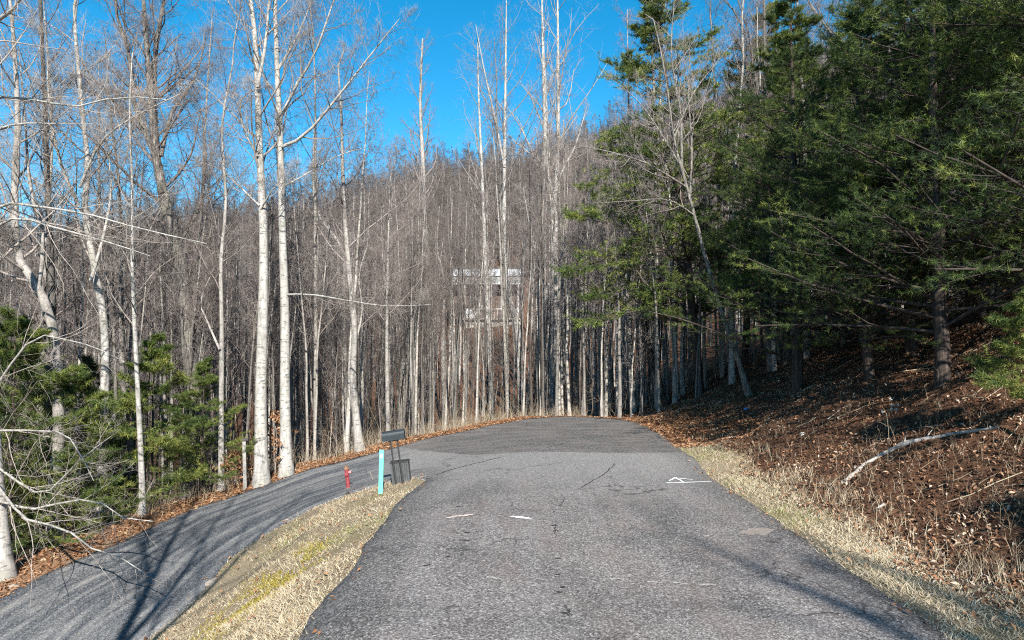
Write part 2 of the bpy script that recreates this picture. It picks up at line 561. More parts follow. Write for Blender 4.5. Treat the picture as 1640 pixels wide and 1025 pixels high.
def ground_hit(px, py, lo=4, hi=220):
    ds = np.concatenate([np.linspace(lo, 60, 900), np.linspace(60, hi, 600)])
    P = np.array([at(px, py, d) for d in ds])
    below = P[:, 2] < H(P[:, 0], P[:, 1]) + .0
    k = np.argmax(below)
    return P[k] if below.any() else P[-1]


# ground mesh, lowered under the road
lowered = GZ - .15 * np.clip((-GD - .12) / .25, 0, 1)
nv, nu = GX.shape
idx = np.arange(nv * nu).reshape(nv, nu)
Q = np.stack([idx[:-1, :-1], idx[:-1, 1:], idx[1:, 1:], idx[1:, :-1]], -1).reshape(-1, 4)
# grass zone mask: left bank between the roads and the right verge (a real planting boundary)
isl = np.clip((2.6 - np.abs(GD)) / .5, 0, 1)
left_isl = ((GX < -1.5) & (GX > -8) & (GY < 19) & (GD > -.3)).astype(float)
verge = ((GX > 4.5) & (GY < 22.5) & (GD > -.3)).astype(float) * np.clip((1.55 + vnoise(GX, GY, .8, 8) * .9 - GD) / .25, 0, 1)
grass_mask = np.maximum(left_isl, verge)
shoulder = ((GD > -.3) & (grass_mask < .1)).astype(float) * np.clip((1.3 + vnoise(GX, GY, .7, 9) - GD) / .4, 0, 1) * np.clip((GX < 5.2) * 1.0, 0, 1)

mg, nt, b = new_mat('ground')
v = coords(nt)
n1 = noise(nt, v, 14, 8, 0.75)
n2 = noise(nt, v, 0.8, 4)
n3 = noise(nt, v, 60, 4, 0.7)
litter = ramp(nt, n1, [(0.32, (0.026, 0.016, 0.012)), (0.46, (0.095, 0.05, 0.031)), (0.56, (0.19, 0.095, 0.052)), (0.68, (0.32, 0.21, 0.14))])
litter = mix(nt, ramp(nt, n2, [(0.4, 0.0), (0.65, 0.6)]), litter, (0.10, 0.052, 0.033), 'MIX')
gr = ramp(nt, n3, [(0.3, (0.16, 0.115, 0.075)), (0.5, (0.34, 0.27, 0.18)), (0.7, (0.50, 0.42, 0.30))])
n4 = noise(nt, v, 0.7, 4, .6)
gr = mix(nt, ramp(nt, n4, [(0.54, 0.0), (0.7, 0.5)]), gr, (0.20, 0.185, 0.06))
am = nd(nt, 'ShaderNodeAttribute', attribute_name='grass_zone')
sm = nd(nt, 'ShaderNodeAttribute', attribute_name='shoulder_zone')
c = mix(nt, sm.outputs['Fac'], litter, ramp(nt, n1, [(0.3, (0.16, 0.085, 0.05)), (0.5, (0.32, 0.19, 0.11)), (0.7, (0.45, 0.33, 0.22))]))
c = mix(nt, am.outputs['Fac'], c, gr)
nt.links.new(c, b.inputs['Base Color'])
b.inputs['Roughness'].default_value = 0.95
b.inputs['Specular IOR Level'].default_value = 0.1
bump(nt, b, n1, 1.0, 0.10)
gm = mesh('ground', np.stack([GX, GY, lowered], -1).reshape(-1, 3), [Q], mg, True)
for nm, arr in (('grass_zone', grass_mask), ('shoulder_zone', shoulder)):
    a = gm.attributes.new(nm, 'FLOAT', 'POINT'); a.data.foreach_set('value', arr.ravel().astype(np.float32))
ground = tag(add_obj('ground', gm), 'leaf-covered ground of the bank, hollow and wooded hillside', 'ground', kind='structure')

# road
NC = 26
u = np.linspace(0, 1, NC)
RP = road_inn[:, None, :2] * (1 - u)[None, :, None] + road_out[:, None, :2] * u[None, :, None]
RZ = H_raw(RP[..., 0], RP[..., 1]).reshape(RP.shape[:2])
crown_ = 0.035 + .0 * RZ
RV = np.concatenate([RP, (RZ + crown_)[..., None]], -1)
nR = RV.shape[0]
skirt_o = RV[:, -1].copy(); skirt_o[:, 2] -= .12
skirt_i = RV[:, 0].copy(); skirt_i[:, 2] -= .12
V = np.concatenate([RV.reshape(-1, 3), skirt_o, skirt_i])
ri = np.arange(nR * NC).reshape(nR, NC)
Q = np.stack([ri[:-1, :-1], ri[:-1, 1:], ri[1:, 1:], ri[1:, :-1]], -1).reshape(-1, 4)
so = nR * NC + np.arange(nR); si = so + nR
Q2 = np.stack([ri[:-1, -1], so[:-1], so[1:], ri[1:, -1]], -1)
Q3 = np.stack([ri[:-1, 0], ri[1:, 0], si[1:], si[:-1]], -1)
mr, nt, b = new_mat('asphalt')
v = coords(nt)
sep = nd(nt, 'ShaderNodeSeparateXYZ'); nt.links.new(v, sep.inputs[0])
X, Y = sep.outputs[0], sep.outputs[1]
vor = nd(nt, 'ShaderNodeTexVoronoi', Scale=62.0); nt.links.new(v, vor.inputs['Vector'])
bw = nd(nt, 'ShaderNodeSeparateColor'); nt.links.new(vor.outputs['Color'], bw.inputs[0])
agg = bw.outputs[0]
vor2 = nd(nt, 'ShaderNodeTexVoronoi', Scale=34.0); nt.links.new(v, vor2.inputs['Vector'])
bw2 = nd(nt, 'ShaderNodeSeparateColor'); nt.links.new(vor2.outputs['Color'], bw2.inputs[0])
aggm = mth(nt, 'ADD', mth(nt, 'MULTIPLY', agg, .65), mth(nt, 'MULTIPLY', bw2.outputs[1], .35))
main_c = ramp(nt, aggm, [(0.12, (0.050, 0.044, 0.042)), (0.42, (0.148, 0.132, 0.124)), (0.7, (0.225, 0.203, 0.192)), (0.9, (0.42, 0.385, 0.36))])
dark_c = ramp(nt, aggm, [(0.12, (0.018, 0.018, 0.017)), (0.6, (0.080, 0.077, 0.074)), (0.92, (0.30, 0.285, 0.27))])
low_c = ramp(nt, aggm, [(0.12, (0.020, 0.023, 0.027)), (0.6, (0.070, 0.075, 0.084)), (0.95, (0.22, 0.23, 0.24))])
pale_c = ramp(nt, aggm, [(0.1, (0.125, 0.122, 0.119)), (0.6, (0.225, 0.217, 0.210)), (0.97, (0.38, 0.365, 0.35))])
# wear patches on the main road: large soft brownish / dark / light areas
p1 = noise(nt, v, 0.55, 5, .55)
c = mix(nt, ramp(nt, p1, [(0.36, 0.85), (0.54, 0.0)]), main_c, mix(nt, .75, main_c, dark_c))
p2 = noise(nt, coords(nt, 'Object', (1.3, .5, 1)), 1.0, 5, .6)
c = mix(nt, ramp(nt, p2, [(0.50, 0.0), (0.66, 0.6)]), c, mix(nt, .5, main_c, (0.17, 0.125, 0.108)))
p3 = noise(nt, coords(nt, 'Object', (1.5, .10, 1)), 1.0, 5, .6)
c = mix(nt, ramp(nt, p3, [(0.36, 0.55), (0.5, 0.0)]), c, mix(nt, .6, main_c, dark_c))
c = mix(nt, ramp(nt, p3, [(0.52, 0.0), (0.68, 0.4)]), c, pale_c)
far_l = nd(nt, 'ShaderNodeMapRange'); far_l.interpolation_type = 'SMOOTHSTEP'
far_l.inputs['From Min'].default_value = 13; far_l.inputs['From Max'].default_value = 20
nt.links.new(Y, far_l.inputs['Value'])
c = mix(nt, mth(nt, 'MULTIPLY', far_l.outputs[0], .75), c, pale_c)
# dark strip along the grass edge of the main road (sealer)
edg = nd(nt, 'ShaderNodeAttribute', attribute_name='across')
jit = mth(nt, 'MULTIPLY', mth(nt, 'SUBTRACT', noise(nt, v, 1.7, 4), .5), .14)
e1 = mth(nt, 'ADD', edg.outputs['Fac'], jit)
c = mix(nt, ramp(nt, e1, [(0.035, 0.6), (0.13, 0.0)]), c, dark_c)
c = mix(nt, ramp(nt, e1, [(0.87, 0.0), (0.98, 0.45)]), c, dark_c)
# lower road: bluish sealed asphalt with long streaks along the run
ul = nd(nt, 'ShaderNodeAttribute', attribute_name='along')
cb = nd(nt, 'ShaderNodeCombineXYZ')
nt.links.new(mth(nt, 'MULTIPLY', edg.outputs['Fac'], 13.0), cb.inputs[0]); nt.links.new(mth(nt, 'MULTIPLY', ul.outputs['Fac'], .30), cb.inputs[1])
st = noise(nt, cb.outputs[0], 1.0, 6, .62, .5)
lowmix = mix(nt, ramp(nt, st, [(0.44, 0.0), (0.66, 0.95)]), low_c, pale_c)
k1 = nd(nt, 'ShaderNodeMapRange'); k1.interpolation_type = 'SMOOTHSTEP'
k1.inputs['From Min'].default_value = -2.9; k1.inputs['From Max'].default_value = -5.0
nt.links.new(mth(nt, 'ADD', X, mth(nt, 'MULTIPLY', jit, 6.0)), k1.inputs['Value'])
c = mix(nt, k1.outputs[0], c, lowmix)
# newer dark patch beyond the seam at the bend
yy = mth(nt, 'ADD', Y, mth(nt, 'MULTIPLY', mth(nt, 'SUBTRACT', noise(nt, v, 2.5, 3), .5), .5))
slant = mth(nt, 'ADD', mth(nt, 'MULTIPLY', mth(nt, 'MAXIMUM', mth(nt, 'SUBTRACT', -1.2, X), 0.0), 1.35), 20.9)
k2 = mth(nt, 'MULTIPLY', mth(nt, 'SUBTRACT', yy, slant), 5.0, True)
dk = mix(nt, ramp(nt, noise(nt, coords(nt, 'Object', (.5, 1.6, 1)), 1.1, 6, .65), [(0.4, 0.0), (0.62, 0.75)]), dark_c, mix(nt, .55, main_c, (0.15, 0.128, 0.115)))
c = mix(nt, k2, c, dk)
# fine dark cracks
vc = nd(nt, 'ShaderNodeTexVoronoi', feature='DISTANCE_TO_EDGE', Scale=0.42)
wv = nd(nt, 'ShaderNodeVectorMath', operation='ADD')
nz = nd(nt, 'ShaderNodeTexNoise', Scale=1.6, Detail=5.0); nt.links.new(v, nz.inputs['Vector'])
nt.links.new(v, wv.inputs[0]); nt.links.new(nz.outputs['Color'], wv.inputs[1])
nt.links.new(wv.outputs[0], vc.inputs['Vector'])
crk = mth(nt, 'MULTIPLY', ramp(nt, vc.outputs['Distance'], [(0.004, 1.0), (0.011, 0.0)]), ramp(nt, noise(nt, v, .35, 2), [(0.5, 0.0), (0.6, .75)]))
c = mix(nt, crk, c, (0.03, 0.028, 0.027))
nt.links.new(c, b.inputs['Base Color'])
b.inputs['Roughness'].default_value = 0.78
b.inputs['Specular IOR Level'].default_value = 0.35
bump(nt, b, aggm, 0.55, 0.012)
rm = mesh('road', V, [np.concatenate([Q, Q2, Q3])], mr, True)
acr = np.concatenate([np.tile(u, nR), np.ones(nR), np.zeros(nR)])
cent = RV.mean(1); s_ = np.concatenate([[0], np.cumsum(np.linalg.norm(np.diff(cent, axis=0), axis=1))])
alo = np.concatenate([np.repeat(s_, NC), s_, s_])
for nm, arr in (('across', acr), ('along', alo)):
    a = rm.attributes.new(nm, 'FLOAT', 'POINT'); a.data.foreach_set('value', arr.astype(np.float32))
road = tag(add_obj('road', rm), 'grey asphalt road curving round a hairpin down to the lower left', 'road', kind='structure')


def road_z(x, y): return float(H_raw(x, y)[0]) + .035


# painted marks, cracks and stains: thin sheets on the road
def road_ribbon(name, pxs, width, mat, jitter=0.0, lift=.006, parent=None, k=None, taper=False):
    pts = np.array([hit_z(p[0], p[1], p[2] if len(p) > 2 else .035) for p in pxs])
    pts = resample(pts, k or max(4, len(pts) * 4))
    r = np.random.default_rng(len(pts) + int(pxs[0][0]))
    pts[:, :2] += r.normal(size=(len(pts), 2)) * jitter
    t = np.gradient(pts[:, :2], axis=0); nn = norm(np.stack([t[:, 1], -t[:, 0]], -1))
    w = width * (0.6 + .8 * r.random(len(pts))) / 2 if jitter else np.full(len(pts), width / 2)
    if taper: w = w * np.sin(np.linspace(.15, np.pi - .1, len(pts)))
    a = pts[:, :2] + nn * w[:, None]; c_ = pts[:, :2] - nn * w[:, None]
    V = np.concatenate([a, c_]); z = H_raw(V[:, 0], V[:, 1]) + .035 + lift
    n = len(pts); i = np.arange(n - 1)
    me = mesh(name, np.concatenate([V, z[:, None]], 1), [np.stack([i, i + 1, n + i + 1, n + i], -1)], mat, False)
    return add_obj(name, me, parent)


M['paint'] = plain('road_paint', (0.78, 0.78, 0.76), .7, 0, .15, 40)
M['paint_pink'] = plain('worn_paint', (0.50, 0.41, 0.37), .8, 0, .35, 30)
M['tar'] = plain('tar', (0.025, 0.024, 0.024), .6, 0, .3, 30)
M['sand'] = plain('sand', (0.235, 0.195, 0.17), .95, 0, .3, 18)
M['chalk'] = plain('chalk', (0.36, 0.34, 0.31), .9, 0, .4, 30)
mk = empty('road_marking', hit_z(1105, 766, .035), 'white spray-painted letter A lying on its side near the right road edge', 'road marking')
mk.location = (0, 0, 0)
for pl in ([(1066, 770), (1142, 767.5)], [(1072, 766), (1082, 760)], [(1082, 760), (1094, 768)], [(1087, 761), (1110, 763.5)]):
    road_ribbon('paint_stroke', pl, .06, M['paint'], .006, .008, mk)
# white paint blob, pink worn stroke
o = road_ribbon('paint_blot', [(815, 841.5), (852, 843.5)], .14, M['paint'], .004, .008, None, 12, True)
tag(o, 'solid white paint blot on the middle of the road', 'road marking')
o = road_ribbon('paint_stroke', [(718, 845), (757, 841)], .09, M['paint_pink'], .02, .008, None, 14)
tag(o, 'worn pinkish paint stroke on the road left of the white blot', 'road marking')
o = road_ribbon('sand_patch', [(1185, 855), (1240, 848)], .35, M['sand'], .03, .005, None, 14, True)
tag(o, 'thin sand washed onto the right edge of the road', kind='stuff')
for pxs, w in (([(985, 741), (975, 752), (962, 762), (945, 773), (928, 783)], .026), ([(905, 800), (897, 818)], .014), ([(889, 850), (890, 872)], .012), ([(906, 985), (912, 1003)], .012), ([(700, 760), (722, 752), (760, 742), (800, 732)], .035), ([(560, 768, -.3), (640, 752, -.1), (720, 741)], .03)):
    road_ribbon('road_crack', pxs, w, M['tar'], .016, .005, road, 26)
for pxs, w in (([(978, 930), (1004, 929)], .03), ([(1036, 931), (1052, 932)], .03), ([(1072, 931), (1102, 933)], .026), ([(1122, 934), (1146, 933)], .03), ([(858, 943), (872, 943)], .022), ([(780, 946), (800, 948)], .04)):
    road_ribbon('pale_crack', pxs, w, M['chalk'], .014, .005, road, 14)
for px, py in ((717, 914), (684, 927), (745, 887), (748, 873), (893, 905), (892, 932), (902, 954), (897, 963), (888, 853), (890, 862), (904, 1000), (735, 826)):
    road_ribbon('tar_spot', [(px - 5, py), (px + 5, py - 1.5)], .06, M['tar'], .012, .005, road, 6, True)

# ------------------------------------------------------------------ trees
def grow(P, R, n, t0, t1, ang, length, radf, k, trop, wig, r, rmin=.003, plane=None, azim=None, tip=.3):
    """children of polylines P (N,k0,3) with radii R; length(t, parent_len) -> absolute length"""
    N, k0, _ = P.shape
    cnt = np.full(N, n) if np.isscalar(n) else np.asarray(n)
    par = np.repeat(np.arange(N), cnt)
    if len(par) == 0: return np.zeros((0, k, 3)), np.zeros((0, k))
    within = np.concatenate([np.arange(c) for c in cnt])
    t = t0 + (t1 - t0) * (within + r.random(len(par))) / cnt[par]
    f = t * (k0 - 1); i = np.clip(f.astype(int), 0, k0 - 2); w = (f - i)[:, None]
    p = P[par, i] * (1 - w) + P[par, i + 1] * w
    T = norm(P[par, i + 1] - P[par, i])
    r0 = R[par, i] * (1 - w[:, 0]) + R[par, i + 1] * w[:, 0]
    plen = np.linalg.norm(np.diff(P, axis=1), axis=2).sum(1)[par]
    L = length(t, plen) * (.7 + .6 * r.random(len(par)))
    n1, n2 = frames(T)
    if azim is not None: az = azim(within, r, len(par))
    else: az = within * 2.4 + r.random(len(par)) * 1.4 + par * 1.7
    a = np.radians(ang[0] + (ang[1] - ang[0]) * r.random(len(par)))
    if plane == 'flat':                                # alternate left / right in the horizontal plane
        hz = norm(np.cross(T, np.array([0, 0, 1.0])))
        side = np.where(within % 2 == 0, 1, -1)[:, None]
        off = hz * side + np.array([0, 0, 1.0]) * r.normal(size=(len(par), 1)) * .25
    else:
        off = n1 * np.cos(az)[:, None] + n2 * np.sin(az)[:, None]
    d = norm(T * np.cos(a)[:, None] + norm(off) * np.sin(a)[:, None])
    out = np.empty((len(par), k, 3)); out[:, 0] = p
    for j in range(1, k):
        d = d + r.normal(size=d.shape) * wig
        d[:, 2] += trop
        d = norm(d)
        p = p + d * (L / (k - 1))[:, None]
        out[:, j] = p
    rr = np.minimum(r0 * radf, r0 * .9)
    rr = np.maximum(rr, rmin)
    taper = np.linspace(1, tip, k)
    RR = np.maximum(rr[:, None] * taper, rmin * .8)
    return out, RR


def bare_tree_arrays(trunk, rad, limbs, limb_r, r, n1=26, t0=.35, len1=.30, n2=7, n3=5, n4=3, ang=(35, 60), trop=.09, rmin=.004, fine=.004, lens=(.42, .42, .5), limb_n=9):
    """trunk (k,3), rad (k,), limbs list of (k,3); returns trunk tube sets and twig tube sets"""
    K = 9
    T = trunk[None]; TR = rad[None]
    tl = np.linalg.norm(np.diff(trunk, axis=0), axis=1).sum()
    n2 += 1; n3 += 1; n4 = n4 + 1 if n4 else 0
    A, AR = grow(T, TR, n1, t0, .985, ang, lambda t, pl: tl * len1 * np.clip(1.18 - t, .12, 1), .36, K, trop, .10, r, rmin * 2)
    tk = [(T, TR, 9)]
    P1, R1 = A, AR
    if limbs:
        LP = np.stack([resample(l, K) for l in limbs]); LR = np.stack([np.linspace(a, a * .22, K) * .72 for a in limb_r])
        tk.append((LP, LR, 7))
        B, BR = grow(LP, LR, limb_n, .12, .98, (28, 62), lambda t, pl: pl * .45 * np.clip(1.2 - t, .2, 1), .42, K, trop, .12, r, rmin * 1.4)
        P1 = np.concatenate([A, B, LP[:, :]]); R1 = np.concatenate([AR, BR, LR])
        tw = [(A, AR, 5), (B, BR, 5)]
    else:
        tw = [(A, AR, 5)]
    C, CR = grow(P1, R1, n2, .15, .98, (30, 65), lambda t, pl: pl * lens[0] * np.clip(1.25 - t, .3, 1), .45, 5, trop * .8, .17, r, rmin)
    tw.append((C, CR, 3))
    D, DR = grow(C, CR, n3, .12, .98, (30, 70), lambda t, pl: pl * lens[1] + .12, .55, 3, trop * .6, .2, r, fine)
    tw.append((D, DR, 3))
    if n4:
        E, ER = grow(D, DR, n4, .2, .95, (30, 75), lambda t, pl: pl * lens[2] + .1, .7, 2, .05, .2, r, fine * .85)
        tw.append((E, ER, 3))
    return tk, tw


def make_tree(name, label, base, tk, tw, mt, mw, group=None, cat='tree'):
    e = empty(name, base, label, cat, group)
    V, Q = join_tubes(tk); add_obj('trunk', mesh('trunk', V, [Q], mt), e)
    V, Q = join_tubes(tw); add_obj('crown', mesh('crown', V, [Q], mw), e)
    return e


TRI = [0]


def hero(px_trunk, width, label, limbs=(), depth=None, top_h=20, mat='bark_pale', twig='twig', seed=0, flare=1.6, **kw):
    """tree whose trunk runs through the photo pixels px_trunk (base first)"""
    r = np.random.default_rng(seed + 100)
    if depth is None:
        b = ground_hit(*px_trunk[0]); depth = b[1]
    pts = [at(x, y, depth) for x, y in px_trunk]
    gz = float(H(pts[0][0], pts[0][1]))
    if pts[0][2] > gz: pts.insert(0, np.array([pts[0][0] + (pts[0][0] - pts[1][0]) * .1, depth, gz - .15]))
    else: pts[0][2] = min(pts[0][2], gz - .1)
    base = np.array([pts[0][0], depth, gz])
    last = pts[-1]
    hh = last[2] - gz
    if hh < top_h:
        dirv = norm(pts[-1] - pts[-2]); dirv[2] = max(dirv[2], .9); dirv = norm(dirv)
        for q in (0.5, 1.0):
            pts.append(last + dirv * (top_h - hh) * q + np.array([r.normal() * .15, r.normal() * .2, 0]))
    pts = np.array(pts)
    pts[1:, 1] += np.cumsum(r.normal(size=len(pts) - 1) * .06)
    tr = resample(pts, 26) - base
    w = width / F_PX * depth / 2 * .88
    z = np.linspace(0, 1, 26)
    rad = w * np.clip(1 - .86 * z, .06, 1) * (1 + (flare - 1) * np.exp(-z * 30))
    L, LR = [], []
    for lb in limbs:
        q = np.array([at(p[0], p[1], depth + (p[2] if len(p) > 2 else 0)) for p in lb['p']]) - base
        L.append(q); LR.append(lb.get('w', 6) / F_PX * depth / 2)
    tk, tw = bare_tree_arrays(tr, rad, L, LR, r, **kw)
    for s_ in tk + tw: TRI[0] += s_[0].shape[0] * (s_[0].shape[1] - 1) * s_[2] * 2
    return make_tree('bare_tree', label, base, tk, tw, M[mat], M[twig], 'tall bare trees along the road edge')


heroes = []
# the two white trunks
heroes.append(hero([(419, 776), (418, 640), (421, 500), (420, 370), (413, 250), (409, 150), (404, 60), (398, 0)], 23,
     'white trunk forking above the two-trunk gap, left of the pair by the lower road', [
     dict(p=[(412, 140, 0), (425, 72, .1), (431, 0, .2), (440, -90, .3)], w=9), dict(p=[(412, 250, 0), (388, 200, -.4), (385, 165, -.6), (396, 150, -.8), (420, 140, -1.2)], w=6),
     dict(p=[(418, 335, 0), (440, 300, -.5), (470, 285, -.8), (500, 270, -1)], w=4), dict(p=[(416, 330), (385, 300, .5), (350, 270, 1), (320, 260, 1.3)], w=5)],
     None, 21, 'bark_white', 'twig_pale', 1, n1=16, t0=.42, len1=.22, n2=6, n3=4, n4=2))
heroes.append(hero([(459, 762), (457, 640), (456, 500), (452, 370), (448, 240), (445, 130), (440, 40), (437, 0)], 20,
     'straight white trunk, right one of the pair by the lower road', [
     dict(p=[(449, 190), (478, 130, -.3), (505, 85, -.6), (535, 0, -1), (560, -60, -1.3)], w=8), dict(p=[(452, 235), (490, 215, -.4), (545, 150, -1.), (600, 80, -1.4), (640, 30, -1.7)], w=8),
     dict(p=[(446, 110), (475, 60, .2), (500, 0, .5)], w=7), dict(p=[(458, 472), (500, 472, -.6), (560, 482, -1.4), (620, 490, -2), (690, 488, -2.4)], w=5),
     dict(p=[(450, 300), (480, 285, .6), (540, 250, 1.2), (590, 235, 1.6)], w=5)],
     None, 22, 'bark_white', 'twig_pale', 2, n1=16, t0=.45, len1=.22, n2=6, n3=4, n4=2))
heroes.append(hero([(683, 688), (687, 564), (683, 420), (679, 330), (677, 250), (673, 165), (677, 62)], 19,
     'pale spire-topped tree standing alone against the open blue sky', [], None, 15.9, 'bark_pale', 'twig', 3,
     n1=34, t0=.42, len1=.20, n2=6, n3=4, n4=2, ang=(28, 48), trop=.12))
heroes.append(hero([(713, 688), (709, 560), (711, 450), (700, 400), (704, 330)], 11, 'thin grey trunk close against the right side of the spire-topped tree', [], None, 13, 'bark_forest', 'twig', 4, n1=12, t0=.5, n2=5, n3=3, n4=2))
heroes.append(hero([(787, 676), (784, 590), (781, 500), (777, 410), (772, 280), (766, 140), (765, 60)], 12, 'slender white trunk rising in front of the right half of the house', [], None, 17.5, 'bark_white', 'twig_pale', 5, n1=18, t0=.5, n2=5, n3=4, n4=2, ang=(28, 48)))
heroes.append(hero([(837, 669), (832, 580), (828, 520), (815, 475), (808, 410), (808, 270), (810, 90), (811, 0)], 14, 'white trunk with a crooked kink level with the house', [
     dict(p=[(808, 268), (795, 200, .3), (775, 110, .6), (762, 40, .8)], w=6), dict(p=[(828, 520), (836, 470, .1), (838, 430, .3), (836, 380, .5)], w=4)], None, 19.5, 'bark_white', 'twig_pale', 6, n1=18, t0=.5, n2=5, n3=4, n4=2, ang=(28, 48)))
heroes.append(hero([(883, 666), (886, 600), (889, 500), (888, 400), (886, 320), (873, 270), (873, 200), (870, 90), (868, 0)], 22, 'thick white knobbly trunk forking in two at the far end of the road', [
     dict(p=[(887, 330), (893, 260, .2), (894, 130, .4), (893, 0, .6), (892, -80, .7)], w=11), dict(p=[(893, 290), (905, 265, -.3), (922, 232, -.6), (940, 170, -1)], w=6),
     dict(p=[(888, 470), (870, 440, -.3), (852, 380, -.6), (838, 300, -.8)], w=5), dict(p=[(890, 460), (908, 420, -.3), (930, 400, -.6)], w=4)], None, 20, 'bark_white', 'twig_pale', 7, n1=18, t0=.5, n2=6, n3=4, n4=2, ang=(25, 45)))
heroes.append(hero([(577, 723), (570, 670), (564, 605), (568, 523), (563, 474), (556, 400), (548, 300), (545, 180), (540, 90)], 15, 'grey crooked tree with swollen base where the lower road begins', [
     dict(p=[(566, 560), (580, 500, .3), (575, 440, .5), (590, 390, .8)], w=6)], None, 15, 'bark_pale', 'twig', 8, n1=20, t0=.42, n2=6, n3=4, n4=2))
heroes.append(hero([(551, 727), (552, 600), (549, 480), (548, 400), (505, 330), (503, 200)], 12, 'straight pale trunk just left of the crooked swollen-based tree', [], None, 15, 'bark_pale', 'twig', 9, n1=18, t0=.45, n2=5, n3=4, n4=2))
# left group
heroes.append(hero([(338, 770), (330, 690), (308, 600), (298, 500), (288, 430), (270, 350), (252, 265), (247, 220)], 34, 'largest rough grey tree on the left, dividing into three heavy limbs', [
     dict(p=[(256, 280), (240, 225, -.2), (215, 170, -.4), (208, 90, -.6), (186, 20, -.8), (180, -60, -1)], w=15), dict(p=[(250, 240), (246, 150, .4), (250, 75, .6), (262, 0, .8), (268, -80, 1)], w=17),
     dict(p=[(258, 250), (275, 180, .5), (310, 130, .8), (330, 60, 1.2)], w=10), dict(p=[(238, 215), (195, 185, -.8), (150, 150, -1.3), (90, 130, -1.8)], w=8), dict(p=[(300, 560), (325, 500, .3), (350, 430, .5), (347, 400, .8)], w=10),
     dict(p=[(280, 400), (320, 330, .4), (330, 250, .8), (320, 170, 1.2)], w=8)], 24, 19, 'bark_rough', 'twig', 10, n1=14, t0=.5, len1=.3, n2=8, n3=6, n4=2))
heroes.append(hero([(355, 795), (354, 700), (352, 523), (350, 420), (357, 320), (352, 200), (370, 100)], 11, 'slim pale trunk left of the weathered wooden post', [dict(p=[(352, 560), (330, 510, .2), (322, 480, .3), (345, 425, .6)], w=6)], 22.3, 16, 'bark_pale', 'twig', 11, n1=20, t0=.4, n2=6, n3=4, n4=2))
heroes.append(hero([(90, 760), (92, 690), (83, 520), (52, 450), (28, 405), (18, 300), (22, 180), (18, 60)], 24, 'pale trunk bending left, leftmost tall tree above the green pine saplings', [
     dict(p=[(60, 465), (70, 380, .4), (48, 300, .6), (40, 190, .8), (30, 80, 1)], w=10), dict(p=[(30, 410), (0, 370, -.5), (-40, 350, -.8)], w=7)], 20, 18, 'bark_pale', 'twig_pale', 12, n1=16, t0=.4, len1=.3, n2=7, n3=5, n4=2))
heroes.append(hero([(160, 800), (160, 700), (157, 531), (140, 430), (125, 330), (128, 260), (122, 165), (112, 40), (110, 0)], 19, 'tall white trunk among the saplings left of the large rough tree', [
     dict(p=[(145, 450), (165, 380, .3), (178, 300, .6), (168, 200, .9)], w=8), dict(p=[(126, 330), (100, 270, -.5), (80, 180, -1), (75, 60, -1.4)], w=8), dict(p=[(128, 300), (160, 230, -.4), (210, 190, -.9), (290, 150, -1.5)], w=7)], 21.5, 20, 'bark_white', 'twig_pale', 13, n1=18, t0=.4, n2=7, n3=5, n4=2))
heroes.append(hero([(205, 780), (203, 650), (198, 600), (195, 420), (190, 300), (176, 180), (168, 60)], 13, 'grey trunk just right of the tall white one among the saplings', [], 25, 17, 'bark_forest', 'twig', 14, n1=24, t0=.38, n2=6, n3=4, n4=2))
heroes.append(hero([(228, 790), (226, 700), (219, 560), (214, 430), (215, 300)], 11, 'slender white-patched trunk rising through the middle pine saplings', [], 20.5, 14, 'bark_white', 'twig_pale', 15, n1=20, t0=.4, n2=6, n3=4, n4=2))
# thick trunk at lower left edge, its limbs hang over the lower road
P0 = ground_hit(5, 925)
d0 = P0[1]
heroes.append(hero([(8, 925), (2, 860), (-8, 780), (-22, 600), (-40, 400), (-50, 200), (-45, 60)], 27, 'thick grey trunk cut by the left edge with pale limbs drooping over the road', [
     dict(p=[(-20, 690, 0), (60, 690, -1.2), (110, 700, -1.8), (150, 770, -2.3)], w=6), dict(p=[(-10, 770), (40, 830, -1.5), (100, 845, -2.2), (150, 880, -2.8), (200, 895, -3.2), (232, 918, -3.5)], w=7),
     dict(p=[(-10, 800), (50, 815, -1.2), (100, 805, -1.6), (155, 800, -2), (180, 825, -2.3), (245, 835, -2.6)], w=7), dict(p=[(-15, 740), (60, 790, -1), (90, 775, -1.4), (130, 735, -1.8), (190, 690, -2.2)], w=6),
     dict(p=[(-20, 640), (50, 545, -.8), (110, 545, -1.3), (160, 560, -1.8), (200, 580, -2)], w=6), dict(p=[(-45, 350), (20, 325, -1), (80, 335, -1.6), (130, 340, -2), (220, 365, -2.6), (330, 390, -3)], w=7),
     dict(p=[(-45, 390), (20, 350, -.6), (90, 365, -1.4), (180, 390, -2), (240, 410, -2.5)], w=7), dict(p=[(-50, 170), (10, 155, -1), (80, 165, -1.6), (130, 170, -2), (190, 155, -2.5), (270, 160, -3)], w=7),
     dict(p=[(-50, 225), (20, 200, -.8), (90, 198, -1.4), (150, 198, -2)], w=6), dict(p=[(-60, 70, -2), (0, 30, -3), (25, 10, -3.4), (50, -30, -3.8)], w=12)], d0, 17, 'bark_white', 'twig_pale', 16, n1=12, t0=.3, len1=.3, n2=3, n3=2, n4=1, trop=.03, fine=.003))
